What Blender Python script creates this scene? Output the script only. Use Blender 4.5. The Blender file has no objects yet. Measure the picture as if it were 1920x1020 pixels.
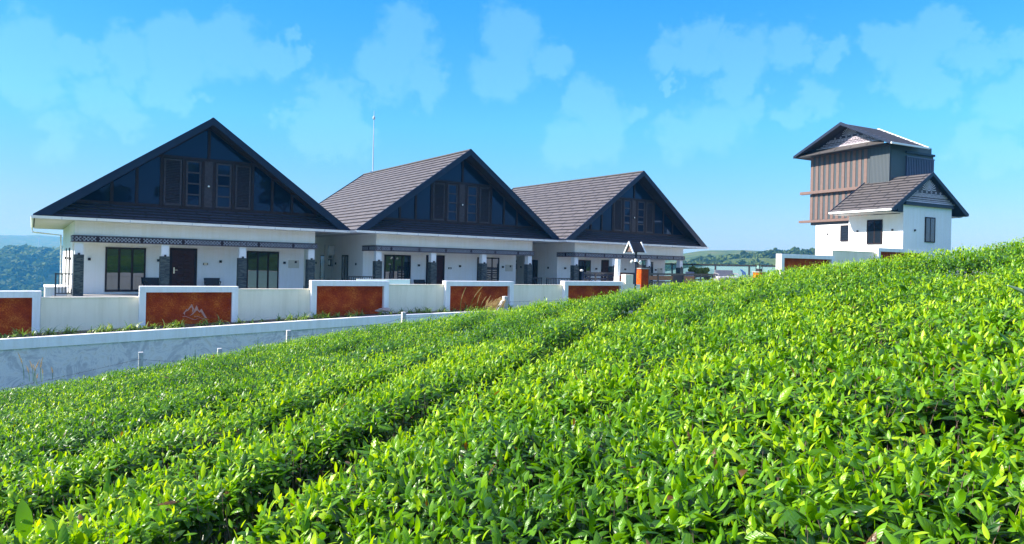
import bpy, math, random
import numpy as np
from mathutils import Vector, Matrix
R = math.radians
random.seed(7)
rng = np.random.default_rng(11)
scene = bpy.context.scene
col = scene.collection

# ------------------------------------------------------------------ camera
FPX, CX, HY, ROLL = 1275.0, 960.0, 495.0, 0.022      # focal length in photo pixels, principal point, small roll
cam_data = bpy.data.cameras.new('camera')
cam = bpy.data.objects.new('camera', cam_data)
col.objects.link(cam)
cam.location = (0, 0, 0)
cam.matrix_world = Matrix.Rotation(math.pi / 2, 4, 'X') @ Matrix.Rotation(ROLL, 4, 'Z')
cam_data.sensor_width = 36
cam_data.lens = 36 * FPX / 1920
cam_data.shift_y = (HY - 510) / 1920
cam_data.clip_start = 0.1
cam_data.clip_end = 20000
scene.camera = cam

# ------------------------------------------------------------------ light
SUN_EL, SUN_DIR = R(34.5), (-0.998, -0.03)
world = bpy.data.worlds.new('World')
scene.world = world
world.use_nodes = True
wn, wl = world.node_tree.nodes, world.node_tree.links
wn.clear()
wo = wn.new('ShaderNodeOutputWorld')
bg = wn.new('ShaderNodeBackground')
wl.new(bg.outputs[0], wo.inputs[0])
sky = wn.new('ShaderNodeTexSky')
sky.sky_type = 'NISHITA'
sky.sun_disc = False
sky.sun_elevation = SUN_EL
sky.sun_rotation = math.atan2(SUN_DIR[0], SUN_DIR[1])
sky.altitude = 900
sky.air_density = 1.0
sky.dust_density = 0.6
sky.ozone_density = 2.5
bg.inputs[1].default_value = 0.125
tc = wn.new('ShaderNodeTexCoord')
sep = wn.new('ShaderNodeSeparateXYZ')
wl.new(tc.outputs['Generated'], sep.inputs[0])
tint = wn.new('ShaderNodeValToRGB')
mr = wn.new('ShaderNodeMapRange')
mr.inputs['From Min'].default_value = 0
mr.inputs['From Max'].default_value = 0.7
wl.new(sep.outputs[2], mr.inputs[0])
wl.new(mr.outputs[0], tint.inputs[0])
SKY_TINT = [(0.0, (0.32, 0.34, 0.44)), (0.10, (0.36, 0.46, 0.62)), (0.28, (0.28, 0.68, 0.84)), (0.54, (0.14, 0.68, 0.95)), (0.68, (1.4, 1.15, 1.3)), (1.0, (3.5, 2.4, 2.45))]  # top stops lie above the view, brightened to add ambient light in shade
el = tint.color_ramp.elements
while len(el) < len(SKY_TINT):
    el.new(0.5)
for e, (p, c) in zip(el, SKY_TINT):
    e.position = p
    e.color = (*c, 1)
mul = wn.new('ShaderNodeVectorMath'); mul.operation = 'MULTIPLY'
azm = wn.new('ShaderNodeMapRange'); azm.inputs['From Min'].default_value = -0.75; azm.inputs['From Max'].default_value = 0.05
azm.inputs['To Min'].default_value = 0.70; azm.inputs['To Max'].default_value = 1.0
wl.new(sep.outputs[0], azm.inputs[0])
azs = wn.new('ShaderNodeVectorMath'); azs.operation = 'SCALE'
wl.new(sky.outputs[0], azs.inputs[0]); wl.new(azm.outputs[0], azs.inputs['Scale'])
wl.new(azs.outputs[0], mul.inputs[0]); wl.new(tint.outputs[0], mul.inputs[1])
# thin cumulus: soft puffs placed by direction, edges broken up by noise
noi = wn.new('ShaderNodeTexNoise')
noi.inputs['Scale'].default_value = 21
noi.inputs['Detail'].default_value = 9
noi.inputs['Roughness'].default_value = 0.62
wl.new(tc.outputs['Generated'], noi.inputs['Vector'])
sub = wn.new('ShaderNodeVectorMath'); sub.operation = 'SUBTRACT'
sub.inputs[1].default_value = (0.5, 0.5, 0.5)
wl.new(noi.outputs['Color'], sub.inputs[0])
scl = wn.new('ShaderNodeVectorMath'); scl.operation = 'SCALE'; scl.inputs['Scale'].default_value = 0.105
wl.new(sub.outputs[0], scl.inputs[0])
add = wn.new('ShaderNodeVectorMath'); add.operation = 'ADD'
wl.new(tc.outputs['Generated'], add.inputs[0]); wl.new(scl.outputs[0], add.inputs[1])
PUFFS = [(60, 95, 60), (70, 175, 40), (150, 110, 36), (235, 105, 50), (335, 95, 62), (310, 160, 45), (430, 85, 66), (510, 110, 42), (560, 95, 30),
         (190, 190, 52), (240, 220, 30), (110, 265, 42), (330, 195, 26), (370, 190, 22), (30, 150, 35),
         (620, 195, 62), (590, 245, 55), (660, 250, 50), (550, 215, 28), (760, 75, 66), (720, 130, 62), (800, 150, 50), (955, 70, 66), (940, 140, 60), (1030, 110, 48),
         (1110, 195, 56), (1130, 250, 60), (1060, 270, 55), (1185, 215, 32), (1310, 85, 56), (1250, 105, 48), (1390, 105, 58), (1370, 160, 40), (1480, 90, 48),
         (1340, 235, 66), (1270, 260, 50), (1410, 210, 40), (1560, 85, 34), (1660, 75, 42), (1760, 65, 48), (1720, 110, 55), (1830, 100, 42), (1700, 155, 44),
         (1760, 170, 36), (1540, 180, 44), (1490, 215, 32), (1270, 160, 20), (1895, 190, 48), (1820, 265, 42), (1910, 80, 40), (1880, 290, 38)]
def pdir(px, py):
    a = (px - CX) + ROLL * (py - HY)
    b = (py - HY) - ROLL * (px - CX)
    return Vector((a, FPX, -b)).normalized()
prev = None
for (px, py, r) in PUFFS:
    d = wn.new('ShaderNodeVectorMath'); d.operation = 'DISTANCE'
    wl.new(add.outputs[0], d.inputs[0]); d.inputs[1].default_value = pdir(px, py)
    m = wn.new('ShaderNodeMath'); m.operation = 'MULTIPLY_ADD'
    wl.new(d.outputs['Value'], m.inputs[0]); m.inputs[1].default_value = -FPX / r * 1.08; m.inputs[2].default_value = 1.0
    if prev is None:
        prev = m
    else:
        mx = wn.new('ShaderNodeMath'); mx.operation = 'MAXIMUM'
        wl.new(prev.outputs[0], mx.inputs[0]); wl.new(m.outputs[0], mx.inputs[1]); prev = mx
cr = wn.new('ShaderNodeMapRange'); cr.interpolation_type = 'SMOOTHSTEP'
cr.inputs['From Min'].default_value = -0.15; cr.inputs['From Max'].default_value = 0.40
cr.inputs['To Max'].default_value = 0.165
wl.new(prev.outputs[0], cr.inputs[0])
cm = wn.new('ShaderNodeMix'); cm.data_type = 'RGBA'
wl.new(cr.outputs[0], cm.inputs[0]); wl.new(mul.outputs[0], cm.inputs[6])
CLOUD_COL = (2.0, 3.6, 4.6, 1)
cm.inputs[7].default_value = CLOUD_COL
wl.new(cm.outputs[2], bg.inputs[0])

sd = bpy.data.lights.new('sun', 'SUN')
sd.energy = 4.6
sd.angle = R(0.55)
sd.color = (1.0, 0.95, 0.86)
sun = bpy.data.objects.new('sun', sd)
col.objects.link(sun)
sdir = Vector((SUN_DIR[0] * math.cos(SUN_EL), SUN_DIR[1] * math.cos(SUN_EL), math.sin(SUN_EL))).normalized()
sun.rotation_euler = sdir.to_track_quat('Z', 'Y').to_euler()
sun.location = (-30, 10, 40)

scene.view_settings.view_transform = 'Standard'
scene.view_settings.look = 'None'
scene.view_settings.exposure = 1.3
scene.view_settings.gamma = 1.0
scene.render.engine = 'CYCLES'
scene.cycles.max_bounces = 8
scene.cycles.transparent_max_bounces = 16
scene.cycles.volume_bounces = 0

# ------------------------------------------------------------------ helpers
def at(px, py, Y):
    a = ((px - CX) + ROLL * (py - HY)) / FPX
    b = ((py - HY) - ROLL * (px - CX)) / FPX
    return Vector((a * Y, Y, -b * Y))

def tag(o, label=None, cat=None, group=None, kind=None):
    if label: o['label'] = label
    if cat: o['category'] = cat
    if group: o['group'] = group
    if kind: o['kind'] = kind
    return o

def empty(name, loc=(0, 0, 0), rz=0, label=None, cat=None, group=None):
    o = bpy.data.objects.new(name, None)
    o.empty_display_size = 0.3
    o.location = loc
    o.rotation_euler = (0, 0, rz)
    col.objects.link(o)
    return tag(o, label, cat, group)

def kids(o):
    return [c for c in list(bpy.data.objects) if c.parent == o]

def copy_tree(o, parent=None):
    c = o.copy()
    col.objects.link(c)
    if parent: c.parent = parent
    for ch in kids(o):
        copy_tree(ch, c)
    return c

class MB:
    def __init__(s):
        s.v, s.f, s.uv, s.mi = [], [], [], []
        s.cur = 0
        s.useuv = False
    def face(s, pts, uv=None):
        n = len(s.v)
        s.v += [tuple(p) for p in pts]
        s.f.append(tuple(range(n, n + len(pts))))
        s.mi.append(s.cur)
        if uv: s.useuv = True
        s.uv.append(uv if uv else [(0, 0)] * len(pts))
    def box(s, x0, x1, y0, y1, z0, z1):
        if x0 > x1: x0, x1 = x1, x0
        if y0 > y1: y0, y1 = y1, y0
        if z0 > z1: z0, z1 = z1, z0
        n = len(s.v)
        s.v += [(x0, y0, z0), (x1, y0, z0), (x1, y1, z0), (x0, y1, z0), (x0, y0, z1), (x1, y0, z1), (x1, y1, z1), (x0, y1, z1)]
        for f in ((0, 3, 2, 1), (4, 5, 6, 7), (0, 1, 5, 4), (1, 2, 6, 5), (2, 3, 7, 6), (3, 0, 4, 7)):
            s.f.append(tuple(n + i for i in f)); s.mi.append(s.cur); s.uv.append([(0, 0)] * 4)
        return s
    def prism(s, pts, vec):
        """polygon pts (3d, planar) extruded by vec"""
        vec = Vector(vec)
        a = [Vector(p) for p in pts]
        nrm = Vector((0, 0, 0))
        for i in range(len(a)):
            p, q = a[i], a[(i + 1) % len(a)]
            nrm += Vector(((p.y - q.y) * (p.z + q.z), (p.z - q.z) * (p.x + q.x), (p.x - q.x) * (p.y + q.y)))
        if nrm.dot(vec) > 0: a.reverse()
        b = [p + vec for p in a]
        n, k = len(s.v), len(a)
        s.v += [tuple(p) for p in a] + [tuple(p) for p in b]
        fs = [tuple(range(n, n + k)), tuple(reversed(range(n + k, n + 2 * k)))]
        for i in range(k):
            j = (i + 1) % k
            fs.append((n + j, n + i, n + k + i, n + k + j))
        for f in fs:
            s.f.append(f); s.mi.append(s.cur); s.uv.append([(0, 0)] * len(f))
        return s
    def bar(s, p, q, w, h, up=(0, 0, 1)):
        p, q = Vector(p), Vector(q)
        d = (q - p).normalized()
        side = d.cross(Vector(up))
        if side.length < 1e-4: side = d.cross(Vector((1, 0, 0)))
        side.normalize()
        u2 = side.cross(d).normalized()
        a, b = side * (w / 2), u2 * (h / 2)
        return s.prism([p - a - b, p + a - b, p + a + b, p - a + b], q - p)
    def tube(s, path, rad, seg=8, cap=True):
        path = [Vector(p) for p in path]
        if not hasattr(rad, '__len__'): rad = [rad] * len(path)
        n = len(s.v)
        prevx = None
        for i, p in enumerate(path):
            d = (path[min(i + 1, len(path) - 1)] - path[max(i - 1, 0)]).normalized()
            x = d.cross(Vector((0, 0, 1)))
            if x.length < 0.05: x = d.cross(Vector((0, 1, 0)))
            x.normalize()
            if prevx is not None and prevx.dot(x) < 0: x = -x
            prevx = x
            y = d.cross(x)
            for k in range(seg):
                t = 2 * math.pi * k / seg
                s.v.append(tuple(p + (x * math.cos(t) + y * math.sin(t)) * rad[i]))
        for i in range(len(path) - 1):
            for k in range(seg):
                k2 = (k + 1) % seg
                s.f.append((n + i * seg + k, n + i * seg + k2, n + (i + 1) * seg + k2, n + (i + 1) * seg + k)); s.mi.append(s.cur); s.uv.append([(0, 0)] * 4)
        if cap:
            s.f.append(tuple(n + k for k in reversed(range(seg)))); s.mi.append(s.cur); s.uv.append([(0, 0)] * seg)
            s.f.append(tuple(n + (len(path) - 1) * seg + k for k in range(seg))); s.mi.append(s.cur); s.uv.append([(0, 0)] * seg)
        return s
    def build(s, name, mats, parent=None, bevel=0, smooth=False):
        me = bpy.data.meshes.new(name)
        me.from_pydata(s.v, [], s.f)
        if not isinstance(mats, (list, tuple)): mats = [mats]
        for m in mats: me.materials.append(m)
        if len(mats) > 1: me.polygons.foreach_set('material_index', s.mi)
        if s.useuv:
            ul = me.uv_layers.new(name='UVMap')
            flat = [c for uv in s.uv for p in uv for c in p]
            ul.data.foreach_set('uv', flat)
        if smooth: me.polygons.foreach_set('use_smooth', [True] * len(me.polygons))
        me.update()
        o = bpy.data.objects.new(name, me)
        col.objects.link(o)
        if parent: o.parent = parent
        if bevel:
            b = o.modifiers.new('bevel', 'BEVEL'); b.width = bevel; b.segments = 2; b.limit_method = 'ANGLE'; b.angle_limit = R(40)
        return o

# ------------------------------------------------------------------ materials
def mat(name):
    m = bpy.data.materials.new(name)
    m.use_nodes = True
    n, l = m.node_tree.nodes, m.node_tree.links
    return m, n, l, n['Principled BSDF']

def plain(name, c, rough=0.6, metal=0.0, var=0.0, vscale=3.0, bump=0.0, bscale=60, spec=0.5, streak=0.0):
    m, n, l, p = mat(name)
    p.inputs['Base Color'].default_value = (*c, 1)
    p.inputs['Roughness'].default_value = rough
    p.inputs['Metallic'].default_value = metal
    p.inputs['Specular IOR Level'].default_value = spec
    t = n.new('ShaderNodeTexCoord')
    if var:
        ns = n.new('ShaderNodeTexNoise'); ns.inputs['Scale'].default_value = vscale; ns.inputs['Detail'].default_value = 6
        l.new(t.outputs['Object'], ns.inputs['Vector'])
        rp = n.new('ShaderNodeValToRGB')
        rp.color_ramp.elements[0].position = 0.3; rp.color_ramp.elements[1].position = 0.7
        k0, k1 = 1 - var, 1 + var * 0.6
        rp.color_ramp.elements[0].color = (*[min(1, x * k0) for x in c], 1)
        rp.color_ramp.elements[1].color = (*[min(1, x * k1) for x in c], 1)
        l.new(ns.outputs[0], rp.inputs[0]); l.new(rp.outputs[0], p.inputs['Base Color'])
        if streak:                                   # faint rain streaks running down the paint
            mp = n.new('ShaderNodeMapping'); mp.inputs['Scale'].default_value = (3.5, 3.5, 0.22)
            l.new(t.outputs['Object'], mp.inputs[0])
            n3 = n.new('ShaderNodeTexNoise'); n3.inputs['Scale'].default_value = 1.6; n3.inputs['Detail'].default_value = 7; n3.inputs['Roughness'].default_value = 0.7
            l.new(mp.outputs[0], n3.inputs['Vector'])
            r3 = n.new('ShaderNodeValToRGB'); r3.color_ramp.elements[0].position = 0.36; r3.color_ramp.elements[1].position = 0.56
            k = 1 - 2 * streak
            r3.color_ramp.elements[0].color = (k, k * 0.99, k * 0.95, 1); r3.color_ramp.elements[1].color = (1, 1, 1, 1)
            l.new(n3.outputs[0], r3.inputs[0])
            mx3 = n.new('ShaderNodeMix'); mx3.data_type = 'RGBA'; mx3.blend_type = 'MULTIPLY'; mx3.inputs[0].default_value = 1
            l.new(rp.outputs[0], mx3.inputs[6]); l.new(r3.outputs[0], mx3.inputs[7]); l.new(mx3.outputs[2], p.inputs['Base Color'])
    if bump:
        nb = n.new('ShaderNodeTexNoise'); nb.inputs['Scale'].default_value = bscale; nb.inputs['Detail'].default_value = 4
        l.new(t.outputs['Object'], nb.inputs['Vector'])
        b = n.new('ShaderNodeBump'); b.inputs['Strength'].default_value = bump; b.inputs['Distance'].default_value = 0.01
        l.new(nb.outputs[0], b.inputs['Height']); l.new(b.outputs[0], p.inputs['Normal'])
    return m

M = {}
M['wall'] = plain('white_plaster', (0.86, 0.87, 0.86), 0.7, var=0.04, vscale=0.9, bump=0.15, bscale=90, streak=0.022)
M['wallb'] = plain('white_boundary_paint', (0.90, 0.90, 0.89), 0.6, var=0.05, vscale=1.2, bump=0.15, streak=0.045)
M['beige'] = plain('cream_paint', (0.95, 0.86, 0.66), 0.75, var=0.06, vscale=0.8, bump=0.2, streak=0.04)
M['gutter'] = plain('white_gutter', (0.82, 0.84, 0.82), 0.35, var=0.06, vscale=2)
M['navy'] = plain('dark_fascia', (0.011, 0.020, 0.044), 0.4, var=0.15, spec=0.22)
M['dark'] = plain('black_metal', (0.02, 0.024, 0.032), 0.4, var=0.1)
M['frame'] = plain('brown_frame', (0.028, 0.019, 0.020), 0.5, var=0.15, vscale=8, spec=0.1)
M['soffit'] = plain('brown_soffit', (0.035, 0.026, 0.024), 0.6, var=0.2, vscale=5, spec=0.2)
M['wsoffit'] = plain('white_soffit', (0.50, 0.48, 0.47), 0.6, var=0.05)
M['slatgrey'] = plain('grey_brown_louvre', (0.045, 0.036, 0.043), 0.5, var=0.35, vscale=9, spec=0.25)
M['floor'] = plain('porch_tile', (0.35, 0.34, 0.32), 0.4, var=0.1)
M['black'] = plain('black_plastic', (0.012, 0.012, 0.015), 0.5, var=0.1)
M['chrome'] = plain('brushed_steel', (0.6, 0.58, 0.52), 0.3, metal=0.9, var=0.1)
M['whitemetal'] = plain('pale_metal', (0.6, 0.62, 0.64), 0.4, metal=0.2, var=0.1)
M['paleplate'] = plain('pale_cover', (0.62, 0.60, 0.52), 0.5, var=0.05)
M['postc'] = plain('concrete_post', (0.52, 0.52, 0.50), 0.85, var=0.25, vscale=12, bump=0.5)
M['wood'] = plain('varnished_board', (0.36, 0.12, 0.045), 0.5, var=0.3, vscale=6)
M['bark'] = plain('bark', (0.11, 0.085, 0.06), 0.9, var=0.3, vscale=5, bump=0.6, bscale=20)
M['rock'] = plain('rock', (0.30, 0.26, 0.22), 0.9, var=0.3, vscale=6, bump=0.8, bscale=15)
M['soil'] = plain('soil', (0.10, 0.07, 0.045), 0.95, var=0.4, vscale=3, bump=0.8, bscale=12)
M['yard'] = plain('yard_paving', (0.33, 0.32, 0.29), 0.85, var=0.2, vscale=1.2, bump=0.4)
M['cushion'] = plain('pale_cushion', (0.55, 0.56, 0.55), 0.8, var=0.1)
M['wicker'] = plain('grey_wicker', (0.20, 0.20, 0.22), 0.8, var=0.3, vscale=20, bump=0.6, bscale=80)
M['blue'] = plain('blue_cloth', (0.10, 0.22, 0.50), 0.7, var=0.2)
M['lilac'] = plain('lilac_fretwork', (0.66, 0.60, 0.68), 0.5, var=0.1)
M['plumback'] = plain('plum_board', (0.055, 0.035, 0.050), 0.5, var=0.2)
M['pinkbrown'] = plain('pinkish_brown_cladding', (0.145, 0.088, 0.070), 0.6, var=0.12, vscale=4)
M['emblem'] = plain('pale_stencil', (0.60, 0.30, 0.22), 0.9, var=0.2, vscale=20)
M['strawm'] = plain('dry_straw', (0.55, 0.40, 0.20), 0.8, var=0.3, vscale=8)

def glass_dark(name, c, refl, gc=(0.72, 0.82, 0.95)):
    m, n, l, p = mat(name)
    p.inputs['Base Color'].default_value = (*c, 1)
    p.inputs['Roughness'].default_value = 0.5; p.inputs['Specular IOR Level'].default_value = 0.0
    g = n.new('ShaderNodeBsdfGlossy'); g.inputs['Roughness'].default_value = 0.015
    g.inputs['Color'].default_value = (*gc, 1)
    lw = n.new('ShaderNodeFresnel'); lw.inputs[0].default_value = 1.5
    mp = n.new('ShaderNodeMapRange'); mp.inputs['To Min'].default_value = refl; mp.inputs['To Max'].default_value = 1
    nz = n.new('ShaderNodeTexNoise'); nz.inputs['Scale'].default_value = 1.3
    tcx = n.new('ShaderNodeTexCoord'); l.new(tcx.outputs['Object'], nz.inputs['Vector'])
    bp = n.new('ShaderNodeBump'); bp.inputs['Strength'].default_value = 0.05; bp.inputs['Distance'].default_value = 0.03
    l.new(nz.outputs[0], bp.inputs['Height']); l.new(bp.outputs[0], g.inputs['Normal'])
    mx = n.new('ShaderNodeMixShader')
    l.new(lw.outputs[0], mp.inputs[0]); l.new(mp.outputs[0], mx.inputs[0])
    l.new(p.outputs[0], mx.inputs[1]); l.new(g.outputs[0], mx.inputs[2])
    l.new(mx.outputs[0], n['Material Output'].inputs[0])
    return m
M['glass'] = glass_dark('window_glass', (0.012, 0.018, 0.026), 0.06)
M['gglass'] = glass_dark('gable_glass', (0.004, 0.010, 0.026), 0.0, (0.27, 0.40, 0.66))

def clear_glass():
    m, n, l, p = mat('tinted_clear_glass')
    t = n.new('ShaderNodeBsdfTransparent'); t.inputs[0].default_value = (0.62, 0.84, 0.82, 1)
    g = n.new('ShaderNodeBsdfGlossy'); g.inputs['Roughness'].default_value = 0.03
    d = n.new('ShaderNodeBsdfDiffuse'); d.inputs[0].default_value = (0.40, 0.62, 0.62, 1)
    a = n.new('ShaderNodeMixShader'); a.inputs[0].default_value = 0.22
    l.new(t.outputs[0], a.inputs[1]); l.new(d.outputs[0], a.inputs[2])
    f = n.new('ShaderNodeFresnel'); f.inputs[0].default_value = 1.45
    b = n.new('ShaderNodeMixShader')
    l.new(f.outputs[0], b.inputs[0]); l.new(a.outputs[0], b.inputs[1]); l.new(g.outputs[0], b.inputs[2])
    l.new(b.outputs[0], n['Material Output'].inputs[0])
    return m
M['clear'] = clear_glass()

def tiles(name, c1, c2, mortar, w=1.25, h=0.37):
    m, n, l, p = mat(name)
    uv = n.new('ShaderNodeUVMap')
    br = n.new('ShaderNodeTexBrick')
    br.inputs['Color1'].default_value = (*c1, 1); br.inputs['Color2'].default_value = (*c2, 1); br.inputs['Mortar'].default_value = (*mortar, 1)
    br.inputs['Scale'].default_value = 1
    br.inputs['Mortar Size'].default_value = 0.05
    br.inputs['Brick Width'].default_value = w; br.inputs['Row Height'].default_value = h
    br.offset = 0.37; br.offset_frequency = 3; br.squash = 1.0
    l.new(uv.outputs[0], br.inputs['Vector'])
    ns = n.new('ShaderNodeTexNoise'); ns.inputs['Scale'].default_value = 1.7; ns.inputs['Detail'].default_value = 8; ns.inputs['Roughness'].default_value = 0.7
    l.new(uv.outputs[0], ns.inputs['Vector'])
    mx = n.new('ShaderNodeMix'); mx.data_type = 'RGBA'; mx.blend_type = 'MULTIPLY'; mx.inputs[0].default_value = 0.55
    rp = n.new('ShaderNodeValToRGB'); rp.color_ramp.elements[0].position = 0.3; rp.color_ramp.elements[0].color = (0.8, 0.8, 0.8, 1); rp.color_ramp.elements[1].position = 0.7; rp.color_ramp.elements[1].color = (1.15, 1.12, 1.1, 1)
    l.new(ns.outputs[0], rp.inputs[0]); l.new(br.outputs['Color'], mx.inputs[6]); l.new(rp.outputs[0], mx.inputs[7])
    l.new(mx.outputs[2], p.inputs['Base Color'])
    p.inputs['Roughness'].default_value = 0.62
    n2 = n.new('ShaderNodeTexNoise'); n2.inputs['Scale'].default_value = 160
    l.new(uv.outputs[0], n2.inputs['Vector'])
    b = n.new('ShaderNodeBump'); b.inputs['Strength'].default_value = 0.35; b.inputs['Distance'].default_value = 0.01
    l.new(n2.outputs[0], b.inputs['Height']); l.new(b.outputs[0], p.inputs['Normal'])
    return m
M['tile'] = tiles('stone_coated_roof_tile', (0.100, 0.090, 0.084), (0.084, 0.077, 0.073), (0.018, 0.016, 0.016))
M['tiled'] = tiles('dark_skirt_tile', (0.040, 0.042, 0.058), (0.030, 0.032, 0.045), (0.015, 0.015, 0.018), 1.25, 0.3)

def laterite():
    m, n, l, p = mat('laterite_panel')
    t = n.new('ShaderNodeTexCoord')
    a = n.new('ShaderNodeTexNoise'); a.inputs['Scale'].default_value = 34; a.inputs['Detail'].default_value = 6; a.inputs['Roughness'].default_value = 0.75
    b = n.new('ShaderNodeTexNoise'); b.inputs['Scale'].default_value = 2.2; b.inputs['Detail'].default_value = 4
    l.new(t.outputs['Object'], a.inputs['Vector']); l.new(t.outputs['Object'], b.inputs['Vector'])
    ad = n.new('ShaderNodeMath'); ad.operation = 'MULTIPLY_ADD'; ad.inputs[1].default_value = 0.4
    l.new(b.outputs[0], ad.inputs[0]); 
    sc = n.new('ShaderNodeMath'); sc.operation = 'MULTIPLY'; sc.inputs[1].default_value = 0.75
    l.new(a.outputs[0], sc.inputs[0]); l.new(sc.outputs[0], ad.inputs[2])
    r = n.new('ShaderNodeValToRGB')
    for i, (ps, c) in enumerate([(0.36, (0.15, 0.018, 0.004)), (0.50, (0.32, 0.036, 0.005)), (0.60, (0.46, 0.058, 0.006)), (0.74, (0.74, 0.22, 0.025))]):
        e = r.color_ramp.elements[i] if i < 2 else r.color_ramp.elements.new(ps)
        e.position = ps; e.color = (*c, 1)
    l.new(ad.outputs[0], r.inputs[0]); l.new(r.outputs[0], p.inputs['Base Color'])
    p.inputs['Roughness'].default_value = 0.9; p.inputs['Specular IOR Level'].default_value = 0.1
    bp = n.new('ShaderNodeBump'); bp.inputs['Strength'].default_value = 0.7; bp.inputs['Distance'].default_value = 0.02
    l.new(a.outputs[0], bp.inputs['Height']); l.new(bp.outputs[0], p.inputs['Normal'])
    return m
M['laterite'] = laterite()

def retaining():
    m, n, l, p = mat('trowelled_concrete')
    t = n.new('ShaderNodeTexCoord')
    a = n.new('ShaderNodeTexNoise'); a.inputs['Scale'].default_value = 1.6; a.inputs['Detail'].default_value = 9; a.inputs['Roughness'].default_value = 0.7; a.inputs['Distortion'].default_value = 2.2
    l.new(t.outputs['Object'], a.inputs['Vector'])
    r = n.new('ShaderNodeValToRGB')
    for i, (ps, c) in enumerate([(0.34, (0.46, 0.46, 0.47)), (0.46, (0.58, 0.58, 0.58)), (0.53, (0.76, 0.75, 0.73)), (0.64, (0.63, 0.60, 0.54))]):
        e = r.color_ramp.elements[i] if i < 2 else r.color_ramp.elements.new(ps)
        e.position = ps; e.color = (*c, 1)
    l.new(a.outputs[0], r.inputs[0]); l.new(r.outputs[0], p.inputs['Base Color'])
    p.inputs['Roughness'].default_value = 0.85
    bp = n.new('ShaderNodeBump'); bp.inputs['Strength'].default_value = 0.5; bp.inputs['Distance'].default_value = 0.02
    l.new(a.outputs[0], bp.inputs['Height']); l.new(bp.outputs[0], p.inputs['Normal'])
    return m
M['retain'] = retaining()

def stonecol():
    m, n, l, p = mat('slate_stacked_stone')
    t = n.new('ShaderNodeTexCoord')
    mp = n.new('ShaderNodeMapping'); mp.inputs['Scale'].default_value = (7, 7, 24)
    l.new(t.outputs['Object'], mp.inputs[0])
    v = n.new('ShaderNodeTexVoronoi'); v.distance = 'CHEBYCHEV'; v.inputs['Scale'].default_value = 1
    l.new(mp.outputs[0], v.inputs['Vector'])
    r = n.new('ShaderNodeValToRGB'); r.color_ramp.elements[0].color = (0.009, 0.018, 0.026, 1); r.color_ramp.elements[1].color = (0.085, 0.105, 0.09, 1); r.color_ramp.elements[1].position = 0.95
    sp = n.new('ShaderNodeSeparateColor'); l.new(v.outputs['Color'], sp.inputs[0])
    l.new(sp.outputs[0], r.inputs[0]); l.new(r.outputs[0], p.inputs['Base Color'])
    bp = n.new('ShaderNodeBump'); bp.inputs['Strength'].default_value = 0.8; bp.inputs['Distance'].default_value = 0.02
    l.new(sp.outputs[1], bp.inputs['Height']); l.new(bp.outputs[0], p.inputs['Normal'])
    p.inputs['Roughness'].default_value = 0.6
    return m
M['stone'] = stonecol()

def bandmat():
    """dark board with a pale pierced geometric pattern; u runs in metres along the band, v 0..1 across it"""
    m, n, l, p = mat('pierced_pattern_band')
    uv = n.new('ShaderNodeUVMap'); s = n.new('ShaderNodeSeparateXYZ'); l.new(uv.outputs[0], s.inputs[0])
    def mth(op, a, b=None, c=None):
        x = n.new('ShaderNodeMath'); x.operation = op
        for i, q in enumerate((a, b, c)):
            if q is None: continue
            if isinstance(q, (int, float)): x.inputs[i].default_value = q
            else: l.new(q, x.inputs[i])
        return x.outputs[0]
    U, V = s.outputs[0], s.outputs[1]
    per = 0.27
    fu = mth('MULTIPLY', mth('ABSOLUTE', mth('SUBTRACT', mth('FRACT', mth('DIVIDE', U, per)), 0.5)), 2.0)    # 0..1
    fv = mth('MULTIPLY', mth('ABSOLUTE', mth('SUBTRACT', V, 0.5)), 2.0)                                      # 0..1
    xs_ = mth('LESS_THAN', mth('ABSOLUTE', mth('SUBTRACT', fu, fv)), 0.17)
    di = mth('LESS_THAN', mth('ABSOLUTE', mth('SUBTRACT', mth('ADD', fu, fv), 1.0)), 0.13)
    cross = mth('MAXIMUM', xs_, di)
    edge = mth('LESS_THAN', fv, 0.74)
    gap = mth('GREATER_THAN', mth('ABSOLUTE', mth('SUBTRACT', mth('FRACT', mth('DIVIDE', U, per * 6)), 0.5)), 0.035)
    k = mth('MULTIPLY', mth('MULTIPLY', cross, edge), gap)
    # solid blocks where the columns stand
    mx = n.new('ShaderNodeMix'); mx.data_type = 'RGBA'
    mx.inputs[6].default_value = (0.030, 0.018, 0.026, 1); p.inputs['Specular IOR Level'].default_value = 0.15; mx.inputs[7].default_value = (0.31, 0.33, 0.38, 1)
    l.new(k, mx.inputs[0]); l.new(mx.outputs[2], p.inputs['Base Color'])
    p.inputs['Roughness'].default_value = 0.5
    return m
M['band'] = bandmat()

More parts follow.
